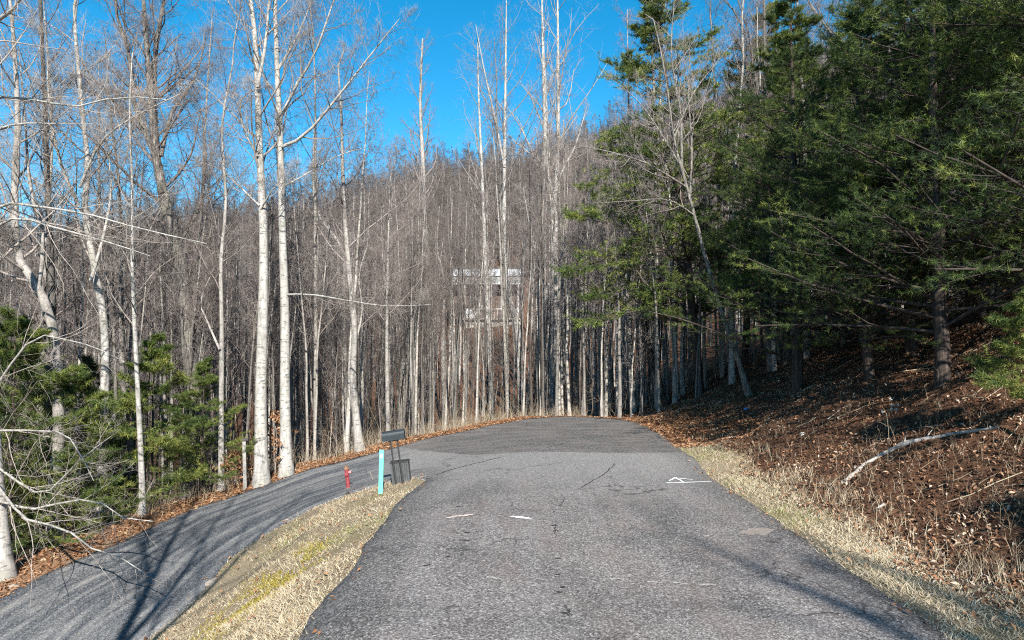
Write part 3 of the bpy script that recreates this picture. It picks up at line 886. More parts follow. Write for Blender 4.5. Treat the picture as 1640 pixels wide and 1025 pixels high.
for i, (tr_, w_, lab, dd, th_) in enumerate((([(62, 720), (66, 560), (72, 400), (78, 200), (66, 0)], 15, 'grey trunk standing between the bent pale one and the tall white one on the left', 27, 20), ([(318, 720), (322, 560), (326, 400), (332, 200), (345, 20)], 11, 'plain grey trunk close right of the large rough tree', 29, 17),
                               ([(506, 735), (506, 560), (505, 400), (507, 150), (500, 20)], 10, 'tall grey trunk midway between the white pair and the crooked tree', 27, 19), ([(622, 710), (620, 560), (622, 400), (626, 280)], 9, 'grey trunk rising directly behind the mailbox', 27, 12), ([(262, 760), (258, 600), (262, 400), (240, 200)], 11, 'grey trunk just left of the foot of the large rough tree', 28, 16))):
    heroes.append(hero(tr_, w_, lab, [], dd, th_, 'bark_pale', 'twig', 50 + i, n1=26, t0=.38, len1=.3, n2=6, n3=5, n4=2))
# right side: leaning bare tree and neighbours in front of the pines
heroes.append(hero([(1200, 632), (1180, 570), (1156, 502), (1128, 405), (1103, 310), (1090, 265), (1082, 238), (1062, 105), (1046, 30)], 10, 'leaning bare tree with fanned slim limbs in front of the dark pines', [
     dict(p=[(1100, 300), (1060, 275, -.4), (1020, 255, -.8), (940, 235, -1.4), (905, 232, -1.8)], w=5), dict(p=[(1088, 262), (1050, 200, .2), (1020, 160, .5), (985, 130, .8)], w=5), dict(p=[(1092, 270), (1090, 180, .3), (1075, 90, .6), (1080, 0, 1)], w=7),
     dict(p=[(1105, 320), (1108, 230, .4), (1103, 160, .8), (1105, 60, 1.2)], w=6), dict(p=[(1112, 345), (1070, 320, -.5), (1010, 322, -1), (960, 325, -1.5)], w=4), dict(p=[(1080, 220), (1110, 150, .4), (1140, 110, .8), (1180, 60, 1.1)], w=5)], None, 15.5, 'bark_rough', 'twig', 17, n1=7, t0=.5, n2=4, n3=3, n4=2))
heroes.append(hero([(1385, 560), (1378, 300), (1375, 60), (1372, 0)], 17, 'bare pale-barked tree rising behind the right-hand pines', [dict(p=[(1376, 140), (1345, 75, .3), (1300, 10, .6), (1270, -40, .8)], w=9), dict(p=[(1376, 100), (1400, 40, .3), (1430, -30, .6)], w=8), dict(p=[(1376, 120), (1330, 100, .4), (1270, 95, .8)], w=5)], 31, 21, 'bark_pale', 'twig', 18, n1=14, t0=.5, n2=6, n3=4, n4=2))
heroes.append(hero([(1260, 560), (1240, 300), (1195, 60), (1150, -10)], 14, 'bare tree leaning left above the gap between the pines', [dict(p=[(1215, 160), (1200, 60, .3), (1175, -20, .6)], w=8)], 33, 17, 'bark_rough', 'twig', 19, n1=16, t0=.5, n2=6, n3=4, n4=2))
# slim dark trunks beside the house and right of it
for i, (tr_, w_, lab) in enumerate((([(852, 664), (849, 560), (849, 400), (848, 250)], 6, 'very dark slim trunk just right of the house'), ([(870, 660), (868, 560), (868, 400), (866, 230)], 7, 'black slim trunk between the kinked and the knobbly white trunks'),
                               ([(1062, 632), (1037, 545), (1030, 482), (1020, 380), (1015, 250)], 13, 'dark trunk leaning left, left of the pine at the bank end'), ([(1052, 628), (1046, 545), (1046, 440), (1040, 330)], 9, 'mottled pale trunk between the two dark leaning trunks'))):
    heroes.append(hero(tr_, w_, lab, [], 34.5 + i * .4, 13, 'bark_dark' if i != 3 else 'bark_pale', 'twig_far', 30 + i, n1=16, t0=.55, len1=.2, n2=5, n3=3, n4=2))

# bare tree behind the camera on the left: throws the forked shadow on the lower road
r_ = np.random.default_rng(55)
def offstage(x, y, pts, w, limbs, label, seed, mat='bark_pale'):
    r = np.random.default_rng(seed)
    gz = float(H(np.array([x]), np.array([y]))[0])
    tr = resample(np.array(pts), 22)
    rad = w * np.linspace(1, .12, 22)
    tk, tw = bare_tree_arrays(tr, rad, [np.array(l) for l in limbs], [w * .6] * len(limbs), r, n1=10, t0=.5, len1=.28, n2=6, n3=4, n4=0)
    return make_tree('bare_tree', label, (x, y, gz - .1), tk, tw, M[mat], M['twig'], 'bare trees beside the camera')
offstage(-5.2, 1.5, [(0, 0, 0), (-.1, 0, 4), (-.5, .2, 9), (-1.2, .3, 13), (-1.6, .2, 17)], .2,
         [[(-.3, 0, 7.5), (.1, .2, 10), (-.1, .3, 13), (.1, 0, 16)], [(-.2, .1, 6.5), (.9, .4, 9), (1.7, .5, 11.5), (2.4, .6, 14)], [(-.7, .2, 10), (-1.9, .5, 12), (-2.4, .6, 14.5)]],
         'bare tree beside the lower road that shades it', 71)

offstage(10.7, -19.2, [(0, 0, 0), (.1, 0, 6), (.0, .2, 11), (-.1, .2, 15), (-.3, .1, 20)], .42,
         [[(.05, 0, 11), (-1.0, .3, 14), (-1.7, .4, 17), (-2.4, .5, 19.5)], [(0, .1, 13), (.9, .3, 16), (1.3, .4, 18.5)], [(0, 0, 14), (-.9, .2, 16.5), (-1.0, .2, 19)]],
         'bare tree behind the camera that streaks the right road edge with shade', 72)

# ------------------------------------------------------------------ pines
def tufts(P, D, r, q, length, width, spread, tint_base):
    """needle tufts at points P (M,3) along D (M,3): one slim triangle per needle"""
    Mn = len(P)
    dirs = norm(D[:, None] * .62 + norm(r.normal(size=(Mn, q, 3))) * spread)
    dirs[..., 2] -= .06
    L = length * (.7 + .5 * r.random((Mn, q, 1)))
    side = norm(np.cross(dirs, norm(r.normal(size=(Mn, q, 3)))))
    b = P[:, None] - D[:, None] * (r.random((Mn, q, 1)) * length * .9)
    v0 = b + side * width; v1 = b - side * width; v2 = b + dirs * L
    V = np.stack([v0, v1, v2], 2).reshape(-1, 3)
    Fc = np.arange(len(V)).reshape(-1, 3)
    ti = np.clip(tint_base[:, None] + r.normal(size=(Mn, q)) * .12, 0, 1)
    return V, Fc, np.repeat(ti.ravel(), 3)


def pine_arrays(r, height, trunk_r, t0, reach, per_m=5.0, n2=9, n3=4, q=14, nl=.11, nw=.0035, bare=.0, lean=(0, 0), gap=0.0, shape=.8, step=1, extra=None):
    k = 14
    z = np.linspace(0, 1, k)
    tr = np.stack([lean[0] * z ** 1.2 + np.cumsum(r.normal(size=k)) * .02, lean[1] * z + np.cumsum(r.normal(size=k)) * .02, z * height], -1)
    rad = trunk_r * np.clip(1 - .93 * z, .05, 1)
    n1 = int(height * (1 - t0) * per_m)
    A, AR = grow(tr[None], rad[None], n1, t0, .99, (62, 92), lambda t, pl: reach * np.clip((1 - t) / (1 - t0), .04, 1) ** shape * (1 if gap == 0 else np.where(r.random(t.shape) < gap, .35, 1.0)), .32, 7, .035, .07, r, .007)
    if extra:
        X_ = np.stack([resample(np.array(e_), 7) for e_ in extra])
        A = np.concatenate([A, X_]); AR = np.concatenate([AR, np.tile(np.linspace(.045, .012, 7), (len(X_), 1))])
    B, BR = grow(A, AR, n2, .18, .97, (38, 62), lambda t, pl: pl * .42 * np.clip(1.25 - t, .25, 1) + .1, .5, 5, .05, .09, r, .004, 'flat')
    C, CR = grow(B, BR, n3, .25, .95, (35, 60), lambda t, pl: pl * .4 + .08, .6, 2, .06, .1, r, .003, 'flat')
    tw = [(A, AR, 5), (B, BR, 3), (C, CR, 3)]
    pts, ds = [], []
    for S, fr in ((A, (.75, 1.0)), (B, (.45, .62, .8, 1.0)), (C, (.33, .66, 1.0))):
        if len(S) == 0: continue
        kk = S.shape[1]
        for f_ in fr:
            g = f_ * (kk - 1); i = min(int(g), kk - 2); w_ = g - i
            pts.append(S[:, i] * (1 - w_) + S[:, i + 1] * w_); ds.append(norm(S[:, i + 1] - S[:, i]))
    P = np.concatenate(pts); D = np.concatenate(ds)
    keep = np.ones(len(P), bool) if step == 1 else r.random(len(P)) < 1 / step
    P, D = P[keep], D[keep]
    D = norm(D + np.array([0, 0, .25]))
    t = .42 + .2 * r.normal(size=len(P)) + .75 * vnoise(P[:, 0] + 40, P[:, 2] + P[:, 1] * .7 + 40, 1.3, 61)
    kp = vnoise(P[:, 0] + 30, P[:, 1] + 30 + P[:, 2] * 1.7, 1.1, 62) > -.24
    P, D, t = P[kp], D[kp], t[kp]
    V, Fc, ti = tufts(P, D, r, q, nl, nw, .9, np.clip(t, 0, 1))
    return (tr, rad), tw, (V, Fc, ti)


def make_pine(name, label, base, arr, group, needles='needles', cat='pine tree', rz=0, sc=1.0):
    (tr, rad), tw, (V, Fc, ti) = arr
    e = empty(name, base, label, cat, group)
    v, qd = join_tubes([(tr[None], rad[None], 10)]); add_obj('trunk', mesh('trunk', v, [qd], M['bark_pine']), e)
    v, qd = join_tubes(tw); add_obj('branches', mesh('branches', v, [qd], M['bark_bough']), e)
    add_obj('crown', mesh('crown', V, [Fc], M[needles], False, None, ti), e)
    TRI[0] += len(Fc) + sum(s_[0].shape[0] * (s_[0].shape[1] - 1) * s_[2] * 2 for s_ in tw)
    e.rotation_euler = (0, 0, rz); e.scale = (sc, sc, sc)
    return e


def copy_thing(e, loc, rz, sc, label, group=None):
    c = e.copy(); COL.objects.link(c)
    for ch in e.children:
        d = ch.copy(); COL.objects.link(d); d.parent = c
    c.location = tuple(float(v) for v in loc); c.rotation_euler = (0, 0, rz); c.scale = (sc, sc, sc)
    c['label'] = label
    if group: c['group'] = group
    return c


def gpt(x, y, dz=-.12): return (x, y, float(H(np.array([x]), np.array([y]))[0]) + dz)


PG = 'dark pines on the right-hand bank'
rp = np.random.default_rng(21)
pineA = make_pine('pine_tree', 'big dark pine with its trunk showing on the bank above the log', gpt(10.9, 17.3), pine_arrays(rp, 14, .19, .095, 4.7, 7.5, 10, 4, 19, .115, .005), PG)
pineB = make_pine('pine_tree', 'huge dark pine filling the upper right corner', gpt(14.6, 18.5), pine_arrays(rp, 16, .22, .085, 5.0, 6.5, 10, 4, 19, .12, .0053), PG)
pine_spots = [(pineA, 11.0, 21.0, 1.7, .86, 'shorter dark pine between the bank pine and the leaning bare tree'), (pineA, 13.2, 13.4, .4, 1.12, 'nearest pine reaching in from the right edge above the yellow-green bough'), (pineA, 13.2, 22.5, 2.1, 1.05, 'dark pine seen through the gap behind the trunk above the log'), (pineB, 10.2, 24.5, 1.1, .92, 'pine whose crown ends the dark mass on its left side'), (pineA, 16.8, 25, 4.0, 1.2, 'tall pine deep in shade behind the upper right corner'),
              (pineB, 12.5, 30, 3.3, .95, 'pine behind the leaning bare tree, farthest of the dark mass'), (pineA, 19.5, 20, 5.2, 1.15, 'pine cut off by the right edge behind the yellow-green sapling')]
for src, x, y, rz, s_, lb in pine_spots: copy_thing(src, gpt(x, y), rz, s_, lb)
# centre-right pine with open tiers of yellow-green boughs, over the far end of the road
b_ = ground_hit(1122, 630)
_bo = np.array([b_[0], b_[1], b_[2] - .15])
def bough(*pts): return [at(px, py, b_[1] + dy) - _bo for px, py, dy in pts]
tiers = [bough((1080, 330, 0), (1020, 322, -.6), (960, 335, -1.2), (915, 348, -1.5)), bough((1085, 400, 0), (1020, 405, -.8), (960, 418, -1.4), (905, 440, -1.8)), bough((1090, 415, 0), (1130, 405, -.8), (1165, 402, -1.2)),
         bough((1092, 445, 0), (1040, 455, -.4), (980, 465, -.8), (940, 480, -1.0)), bough((1098, 480, 0), (1050, 492, -.8), (985, 505, -1.4), (925, 522, -1.8)), bough((1100, 500, 0), (1075, 470, -.9), (1040, 470, -1.4)),
         bough((1072, 250, 0), (1010, 262, -.6), (950, 290, -1.0), (925, 300, -1.2)), bough((1068, 200, 0), (1010, 205, -.5), (965, 225, -.9)), bough((1064, 130, 0), (1010, 120, .4), (968, 95, .8)), bough((1075, 290, 0), (1040, 280, -1), (1000, 300, -1.8))]
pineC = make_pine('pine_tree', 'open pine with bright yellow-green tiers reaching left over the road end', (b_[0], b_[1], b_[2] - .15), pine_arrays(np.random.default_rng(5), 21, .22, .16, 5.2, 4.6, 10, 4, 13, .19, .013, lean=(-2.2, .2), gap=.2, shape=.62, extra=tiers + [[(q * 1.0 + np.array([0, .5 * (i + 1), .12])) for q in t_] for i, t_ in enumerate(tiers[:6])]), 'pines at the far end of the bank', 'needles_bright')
copy_thing(pineC, gpt(12.2, 36), 2.2, .9, 'thin-crowned pine just right of the one with bright tiers', 'pines at the far end of the bank')
# small yellow-green pine at right edge and saplings left of the lower road
b_ = at(1640, 600, 13.0)
sapR = make_pine('pine_sapling', 'small yellow-green pine bough lit by the sun at the right edge', gpt(10.1, 13.1), pine_arrays(np.random.default_rng(9), 3.0, .045, .2, 1.3, 9, 8, 4, 16, .11, .005), 'pine saplings', 'needles_bright', 'pine sapling')
SG = 'pine saplings below the lower road'
rs = np.random.default_rng(31)
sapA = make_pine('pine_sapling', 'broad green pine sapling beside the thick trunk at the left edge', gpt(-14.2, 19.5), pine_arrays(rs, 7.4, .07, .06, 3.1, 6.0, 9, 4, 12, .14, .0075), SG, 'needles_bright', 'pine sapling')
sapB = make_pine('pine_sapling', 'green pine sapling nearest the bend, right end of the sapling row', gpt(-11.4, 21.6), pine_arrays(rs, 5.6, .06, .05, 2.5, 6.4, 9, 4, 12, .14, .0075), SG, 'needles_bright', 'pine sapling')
for src, x, y, rz, s_, lb in ((sapA, -16.6, 22.5, 1.2, 1.15, 'tallest green pine sapling in the row below the lower road'), (sapB, -13.0, 20.6, 2.4, .95, 'green pine sapling in front of the slender white-patched trunk'), (sapA, -17.5, 18.8, 3.0, .9, 'green pine sapling cut by the left edge above the thick trunk'),
                              (sapB, -15.2, 24.8, 4.3, 1.25, 'green pine sapling behind the tallest one in the row'), (sapA, -10.1, 22.3, 2.0, .62, 'bushy low pine sapling between the right end of the row and the weathered post'), (sapB, -12.3, 18.9, .7, .5, 'lowest green pine sapling at the very edge of the lower road')):
    copy_thing(src, gpt(x, y), rz, s_, lb)
# pines beside and behind the camera on the right bank: their shade falls on the road and bank
copy_thing(pineB, gpt(12.0, -11), 2.0, .9, 'pine behind the camera on the right-hand bank', 'pines beside the camera')
print('hero/pine triangles', TRI[0])

# ------------------------------------------------------------------ forest
def forest_variant(r, height, rad0, t0, len1, n1, n2, n3, n4, ang=(25, 50), k=12, fine=.005, sides=6, rmin=.005):
    z = np.linspace(0, 1, k)
    ln = r.normal(size=2) * height * .03
    tr = np.stack([ln[0] * z ** 1.5 + np.cumsum(r.normal(size=k)) * height * .0028, ln[1] * z ** 1.5 + np.cumsum(r.normal(size=k)) * height * .0028, z * height], -1)
    tr -= tr[0]
    rad = rad0 * np.clip(1 - .9 * z, .06, 1) * (1 + .35 * np.exp(-z * 40))
    tk, tw = bare_tree_arrays(tr, rad, [], [], r, n1=n1, t0=t0, len1=len1, n2=n2, n3=n3, n4=n4, ang=ang, rmin=rmin, fine=fine)
    tk = [(a, b, sides) for a, b, _ in tk]
    tw = [(a, b, 3) for a, b, _ in tw]
    return tk, tw


rf = np.random.default_rng(77)
VAR = []           # (trunk mesh, crown mesh, height, radius, kind)
for i in range(9):
    if i < 4: prm = (15 + 1.6 * i, .085 + .02 * i, .5, .20, 22, 4, 3, 1); kd = 'tall'
    elif i < 7: prm = (10 + 1.2 * (i - 4), .05 + .012 * (i - 4), .4, .22, 18, 4, 3, 1); kd = 'slim'
    else: prm = (5 + 1.8 * (i - 7), .022 + .006 * (i - 7), .2, .32, 14, 4, 2, 0); kd = 'sapling'
    tk, tw = forest_variant(rf, *prm, fine=.0055)
    V1, Q1 = join_tubes(tk); V2, Q2_ = join_tubes(tw)
    VAR.append((mesh('trunk', V1, [Q1], M['bark_forest']), mesh('crown', V2, [Q2_], M['twig_far']), prm[0], prm[1], kd, V1, Q1, V2, Q2_))
# a few dead poles
tk, tw = forest_variant(rf, 9, .06, .3, .07, 9, 2, 0, 0)
V1, Q1 = join_tubes(tk); V2, Q2_ = join_tubes(tw[:2])
VAR.append((mesh('trunk', V1, [Q1], M['bark_dark']), mesh('crown', V2, [Q2_], M['bark_dark']), 9, .06, 'dead', V1, Q1, V2, Q2_))

hero_xy = np.array([[o.location.x, o.location.y] for o in heroes])


def scatter(n, xr, yr, dmin, r, cond):
    cell = {}
    pts = []
    tries = 0
    while len(pts) < n and tries < n * 12:
        tries += 1
        x = r.uniform(*xr); y = r.uniform(*yr)
        if not cond(x, y): continue
        cx, cy = int(x // dmin), int(y // dmin)
        if any((x - a) ** 2 + (y - b) ** 2 < dmin * dmin for i in (-1, 0, 1) for j in (-1, 0, 1) for a, b in cell.get((cx + i, cy + j), ())): continue
        cell.setdefault((cx, cy), []).append((x, y)); pts.append((x, y))
    return pts


def _rd1(x, y): return float(RD(np.array([x]), np.array([y]))[0])


def near_ok(x, y):
    if abs(x) > y * .80 + 6: return False
    if _rd1(x, y) < 1.6 and y < 40: return False
    if x > 3 and y < 31: return False
    if -13.5 < x < -4 and y < 21: return False
    if ((hero_xy - (x, y)) ** 2).sum(1).min() < .6: return False
    px, py, f = project(np.array([x, y, 6.0]))
    if 705 < px < 848 and 34 < y < 108 and (int(x * 977 + y * 131) % 40) < 26: return False      # thinner in front of the house
    if -16 < x < 6.5 and 98 < y < 120: return False
    return True


pts_near = scatter(1500, (-75, 85), (14, 104), 1.25, rf, near_ok)
# extra ones right behind the road edge, where the photo is densest
pts_near += scatter(260, (-18, 12), (23, 48), .8, rf, lambda x, y: near_ok(x, y) and _rd1(x, y) > 1.8)
pn = np.array(pts_near)
pz = H(pn[:, 0], pn[:, 1])
pxx, pyy, pf = project(np.stack([pn[:, 0], pn[:, 1], np.maximum(pz + 2, -2)], -1))
kinds = rf.choice(len(VAR), len(pn), p=np.array([.11, .11, .10, .08, .13, .13, .12, .085, .085, .05]))
scl = rf.uniform(.82, 1.2, len(pn))
for i in range(len(pn)):
    lim = 275 if 585 < pxx[i] < 768 else (215 if 905 < pxx[i] < 1000 else (262 if pxx[i] <= 585 and rf.random() < .8 else (190 if 768 <= pxx[i] <= 905 and rf.random() < .6 else None)))
    if lim:
        ztop = at(pxx[i], lim + 60 * rf.random(), pn[i, 1])[2]
        scl[i] = min(scl[i], max(.3, (ztop - pz[i]) / VAR[kinds[i]][2]))
rots = rf.uniform(0, 6.28, len(pn))
vis = (pxx > -20) & (pxx < 1660)
size = np.array([VAR[k][3] for k in kinds]) * scl / pf * np.where(vis, 1, .01) * np.clip(np.array([VAR[k][2] for k in kinds]) / 9, .4, 1)
order = np.argsort(-size)
indiv, rest = order[:268], order[268:]

ZONES = [(0, 'below the lower road among the pine saplings'), (290, 'behind the large rough grey tree'), (345, 'behind the weathered wooden post'), (400, 'behind the pair of white trunks'), (470, 'between the white pair and the hydrant'), (545, 'behind the red hydrant'),
         (598, 'behind the mailbox'), (660, 'behind the spire-topped tree'), (720, 'below the house'), (840, 'behind the knobbly white trunk'), (905, 'behind the far end of the road'), (990, 'behind the dark leaning trunks'), (1080, 'behind the open yellow-green pine'),
         (1150, 'behind the leaning bare tree'), (1230, 'in the shade left of the dark pines'), (1330, 'in the shade under the dark pines'), (1480, 'behind the pine trunk on the bank')]
WORD = {'tall': 'tall bare grey trunk', 'slim': 'slim bare pole-like trunk', 'sapling': 'thin leafless sapling', 'dead': 'dark dead trunk'}
TG = 'bare forest trees beyond the road'
landmarks = sorted([(-60, 'the left edge'), (10, 'the edge trunk'), (85, 'the bent trunk'), (160, 'the tall saplings'), (226, 'the patched trunk'), (330, 'the rough tree'), (392, 'the wooden post'), (438, 'the white pair'),
                    (506, 'the tall grey'), (558, 'the hydrant'), (577, 'the crooked tree'), (630, 'the mailbox'), (683, 'the spire tree'), (720, "the house's left"), (787, 'the slender white'), (837, 'the kinked trunk'), (886, 'the knobbly trunk'), (940, 'the road end'),
                    (1000, "the road corner"), (1055, 'the dark trunks'), (1115, 'the open pine'), (1190, 'the leaning tree'), (1280, "the pines' left"), (1390, 'the pines'), (1500, 'the bank pine'), (1600, 'the yellowish bough'), (1720, 'the right edge')])
infos = []
for i in indiv:
    k = kinds[i]
    me_t = VAR[k][0]
    co = np.empty(len(me_t.vertices) * 3, np.float32); me_t.vertices.foreach_get('co', co); co = co.reshape(-1, 3)
    top = co[co[:, 2] > co[:, 2].max() * .9].mean(0)
    lean = (top[0] * math.cos(rots[i]) - top[1] * math.sin(rots[i])) / VAR[k][2]
    tilt = 'leaning left' if lean < -.022 else ('leaning right' if lean > .022 else 'upright')
    wpx = VAR[k][3] * 2 * scl[i] / pf[i] * F_PX
    thick = 'thick' if wpx > 6.5 else ('slim' if wpx > 3.6 else 'very thin')
    kind = {'tall': 'tall trunk', 'slim': 'bare pole', 'sapling': 'leafless sapling', 'dead': 'dark snag'}[VAR[k][4]]
    if kind == 'leafless sapling' and thick == 'thick': thick = 'slim'
    j = max(q for q in range(len(landmarks)) if landmarks[q][0] <= max(pxx[i], -60))
    place = landmarks[j][1] + ' and ' + landmarks[min(j + 1, len(landmarks) - 1)][1]
    infos.append([i, f"{thick} {kind}, {tilt}, between {place}", pxx[i], pf[i]])
from collections import defaultdict
byl = defaultdict(list)
for t_ in infos: byl[t_[1]].append(t_)
def cap16(t): return ' '.join(t.split()[:16])
for lab, lst in byl.items():
    if len(lst) == 1: continue
    lst.sort(key=lambda t: t[3])
    ranks = ['nearest', 'farthest'] if len(lst) == 2 else ['nearest', 'second-nearest', 'third-nearest', 'fourth-nearest', 'fifth-nearest', 'sixth-nearest', 'seventh-nearest', 'eighth-nearest', 'ninth-nearest'][:len(lst) - 1] + ['farthest']
    for t_, rk in zip(lst, ranks): t_[1] = rk + ' ' + t_[1]
for i, label, _a, _b in infos:
    k = kinds[i]
    e = empty('bare_tree', (pn[i, 0], pn[i, 1], pz[i] - .12), label, 'tree', TG)
    e.rotation_euler = (0, 0, rots[i]); e.scale = (scl[i],) * 3
    add_obj('trunk', VAR[k][0], e); add_obj('crown', VAR[k][1], e)

# the rest: one mass, instanced on points by geometry nodes
def far_ok(x, y):
    if -18 < x < 8 and 96 < y < 121: return False
    return abs(x) < y * .82 + 14
pts_far = scatter(5200, (-240, 240), (104, 275), 2.6, rf, far_ok)
side = scatter(260, (9, 60), (-2, 40), 2.2, rf, lambda x, y: x > 16 + max(0, 22 - y) * .15 and _rd1(x, y) > 6)
left = scatter(160, (-60, -15), (-5, 30), 2.0, rf, lambda x, y: x < -15 and _rd1(x, y) > 2.5 and not (x > -20 and y > 12))
pa = np.array([tuple(pn[i]) for i in rest] + pts_far + side + left)
az = H(pa[:, 0], pa[:, 1]) - .15
nrest = len(rest)
FAR = []
for i in range(6):
    tk, tw = forest_variant(rf, 13 + 1.5 * i, .10 + .018 * i, .30, .27, 24, 4, 4, 2, ang=(35, 75), fine=.013, sides=5, k=8, rmin=.012)
    V1, Q1 = join_tubes(tk); V2, Q2_ = join_tubes(tw)
    me = mesh('forest_tree', np.concatenate([V1, V2]), Q1 + shifted(Q2_, len(V1)), [M['bark_far'], M['twig_hill']], True, np.concatenate([np.zeros(nfaces(Q1)), np.ones(nfaces(Q2_))]))
    FAR.append(me)
src = bpy.data.collections.new('forest_sources')
names = []
for i, (a, b, _h, _r, _k, V1, Q1, V2, Q2_) in enumerate(VAR):
    me = mesh('forest_tree', np.concatenate([V1, V2]), Q1 + shifted(Q2_, len(V1)), [a.materials[0], b.materials[0]], True, np.concatenate([np.zeros(nfaces(Q1)), np.ones(nfaces(Q2_))]))
    o = bpy.data.objects.new('source_%02d' % i, me); src.objects.link(o)
for i, me in enumerate(FAR):
    o = bpy.data.objects.new('source_%02d' % (len(VAR) + i), me); src.objects.link(o)
nfar = len(pa) - nrest
idx = np.concatenate([kinds[rest], rf.integers(len(VAR), len(VAR) + len(FAR), nfar)]).astype(np.int32)
rot = np.zeros((len(pa), 3)); rot[:, 2] = rf.uniform(0, 6.28, len(pa)); rot[:, :2] = rf.normal(size=(len(pa), 2)) * .03
sc_ = np.concatenate([scl[rest], rf.uniform(.75, 1.15, nfar)])
me = bpy.data.meshes.new('forest')
me.vertices.add(len(pa)); me.vertices.foreach_set('co', np.column_stack([pa, az]).astype(np.float32).ravel())
for nm, ty, arr, key in (('tree_index', 'INT', idx, 'value'), ('tree_scale', 'FLOAT', sc_, 'value'), ('tree_rot', 'FLOAT_VECTOR', rot, 'vector')):
    a = me.attributes.new(nm, ty, 'POINT'); a.data.foreach_set(key, np.ascontiguousarray(arr.ravel(), dtype=np.int32 if ty == 'INT' else np.float32))
forest = tag(add_obj('forest', me), 'dense bare winter forest covering the hollow and the far hillside', 'forest', kind='stuff')
ng = bpy.data.node_groups.new('forest_scatter', 'GeometryNodeTree')
ng.interface.new_socket('Geometry', in_out='INPUT', socket_type='NodeSocketGeometry')
ng.interface.new_socket('Geometry', in_out='OUTPUT', socket_type='NodeSocketGeometry')
gi = ng.nodes.new('NodeGroupInput'); go = ng.nodes.new('NodeGroupOutput')
ip = ng.nodes.new('GeometryNodeInstanceOnPoints'); ip.inputs['Pick Instance'].default_value = True
ci = ng.nodes.new('GeometryNodeCollectionInfo'); ci.inputs['Collection'].default_value = src
ci.inputs['Separate Children'].default_value = True; ci.inputs['Reset Children'].default_value = True
def named(nm, ty):
    n = ng.nodes.new('GeometryNodeInputNamedAttribute'); n.data_type = ty; n.inputs['Name'].default_value = nm
    return n.outputs['Attribute']
L = ng.links
L.new(gi.outputs[0], ip.inputs['Points']); L.new(ci.outputs[0], ip.inputs['Instance'])
L.new(named('tree_index', 'INT'), ip.inputs['Instance Index'])
L.new(named('tree_rot', 'FLOAT_VECTOR'), ip.inputs['Rotation'])
L.new(named('tree_scale', 'FLOAT'), ip.inputs['Scale'])
L.new(ip.outputs[0], go.inputs[0])
forest.modifiers.new('scatter', 'NODES').node_group = ng

# ------------------------------------------------------------------ house on the far slope
HY = 108.0
HP = lambda px, py: at(px, py, HY)
hx0, hx1 = HP(721, 500)[0], HP(836, 500)[0]
zz = lambda py: HP(780, py)[2]
hw = hx1 - hx0; hc = (hx0 + hx1) / 2
house = empty('house', (hc, HY, zz(525)), 'white house with pale roof and deck, seen through trunks on the far slope', 'house')
z0 = zz(525)
M['white'] = plain('white_siding', (0.58, 0.585, 0.58), .6, 0, .06, 3)
M['roofing'] = plain('pale_metal_roof', (0.60, 0.605, 0.61), .5, 0, .06, 2)
M['grey_sid'] = plain('grey_siding', (0.34, 0.345, 0.34), .8, 0, .1, 3)
M['brown_sid'] = plain('brown_siding', (0.12, 0.085, 0.07), .8, 0, .2, 3)
M['stone_b'] = plain('foundation', (0.36, 0.33, 0.28), .9, 0, .2, 2)
M['dark_trim'] = plain('dark_trim', (0.06, 0.055, 0.05), .7, 0, .2, 4)
M['wood_door'] = plain('door_wood', (0.20, 0.10, 0.05), .6, 0, .2, 4)
M['glass'] = plain('window_glass', (0.03, 0.035, 0.04), .08, 0, .1, 2)
L_ = lambda py: zz(py) - z0
dep = 8.0
def hbox(name, x0, x1, zb, zt, y0, y1, mat, parent=house):
    return Geo().box(((x0 + x1) / 2, (y0 + y1) / 2, (zb + zt) / 2), (x1 - x0, y1 - y0, zt - zb)).build(name, mat, parent)
h2 = hw / 2
hbox('foundation', -h2 + 2.2, h2 - .2, -1.5, L_(510), .3, dep, M['stone_b'])
hbox('wall', -h2 + .3, h2 - .3, L_(510), L_(441), 2.2, dep, M['brown_sid'])
# sloped pale roof facing us, with dark ridge strip and grey gable band below
g = Geo()
rt, rb = L_(428), L_(441)
g.add([(-h2, -.3, rb), (h2, -.3, rb), (h2, 3.2, rt), (-h2, 3.2, rt), (-h2, -.3, rb - .12), (h2, -.3, rb - .12), (h2, 3.2, rt - .12), (-h2, 3.2, rt - .12)],
      [np.array([[0, 1, 2, 3], [7, 6, 5, 4], [0, 4, 5, 1], [1, 5, 6, 2], [2, 6, 7, 3], [3, 7, 4, 0]])])
roof = g.build('roof', M['roofing'], house)
for i in range(14):
    x = -h2 + .4 + i * (hw - .8) / 13
    Geo().add([(x - .03, -.3, rb + .005), (x + .03, -.3, rb + .005), (x + .03, 3.2, rt + .005), (x - .03, 3.2, rt + .005), (x - .03, -.3, rb + .05), (x + .03, -.3, rb + .05), (x + .03, 3.2, rt + .05), (x - .03, 3.2, rt + .05)],
              [np.array([[4, 5, 6, 7], [0, 1, 5, 4], [1, 2, 6, 5], [2, 3, 7, 6], [3, 0, 4, 7]])]).build('roof_seam', M['roofing'], roof)
hbox('ridge_cap', -h2 - .1, h2 + .1, rt - .02, rt + .25, 3.2, 3.5, M['dark_trim'])
hbox('fascia', -h2 + .1, h2 - .1, L_(453), L_(442.5), -.1, .1, M['grey_sid'])
hbox('porch_beam', -h2 + .6, h2 - .2, L_(455.5), L_(453.2), -.2, .2, M['white'])
for i in range(5):
    x = -h2 + 2.4 + i * (hw - 3.0) / 4
    hbox('porch_post', x - .07, x + .07, L_(510), L_(455.6), -.1, .06, M['white'])
hbox('deck', -h2 + 2.0, h2 - .3, L_(512), L_(509.6), -.2, 2.19, M['stone_b'])
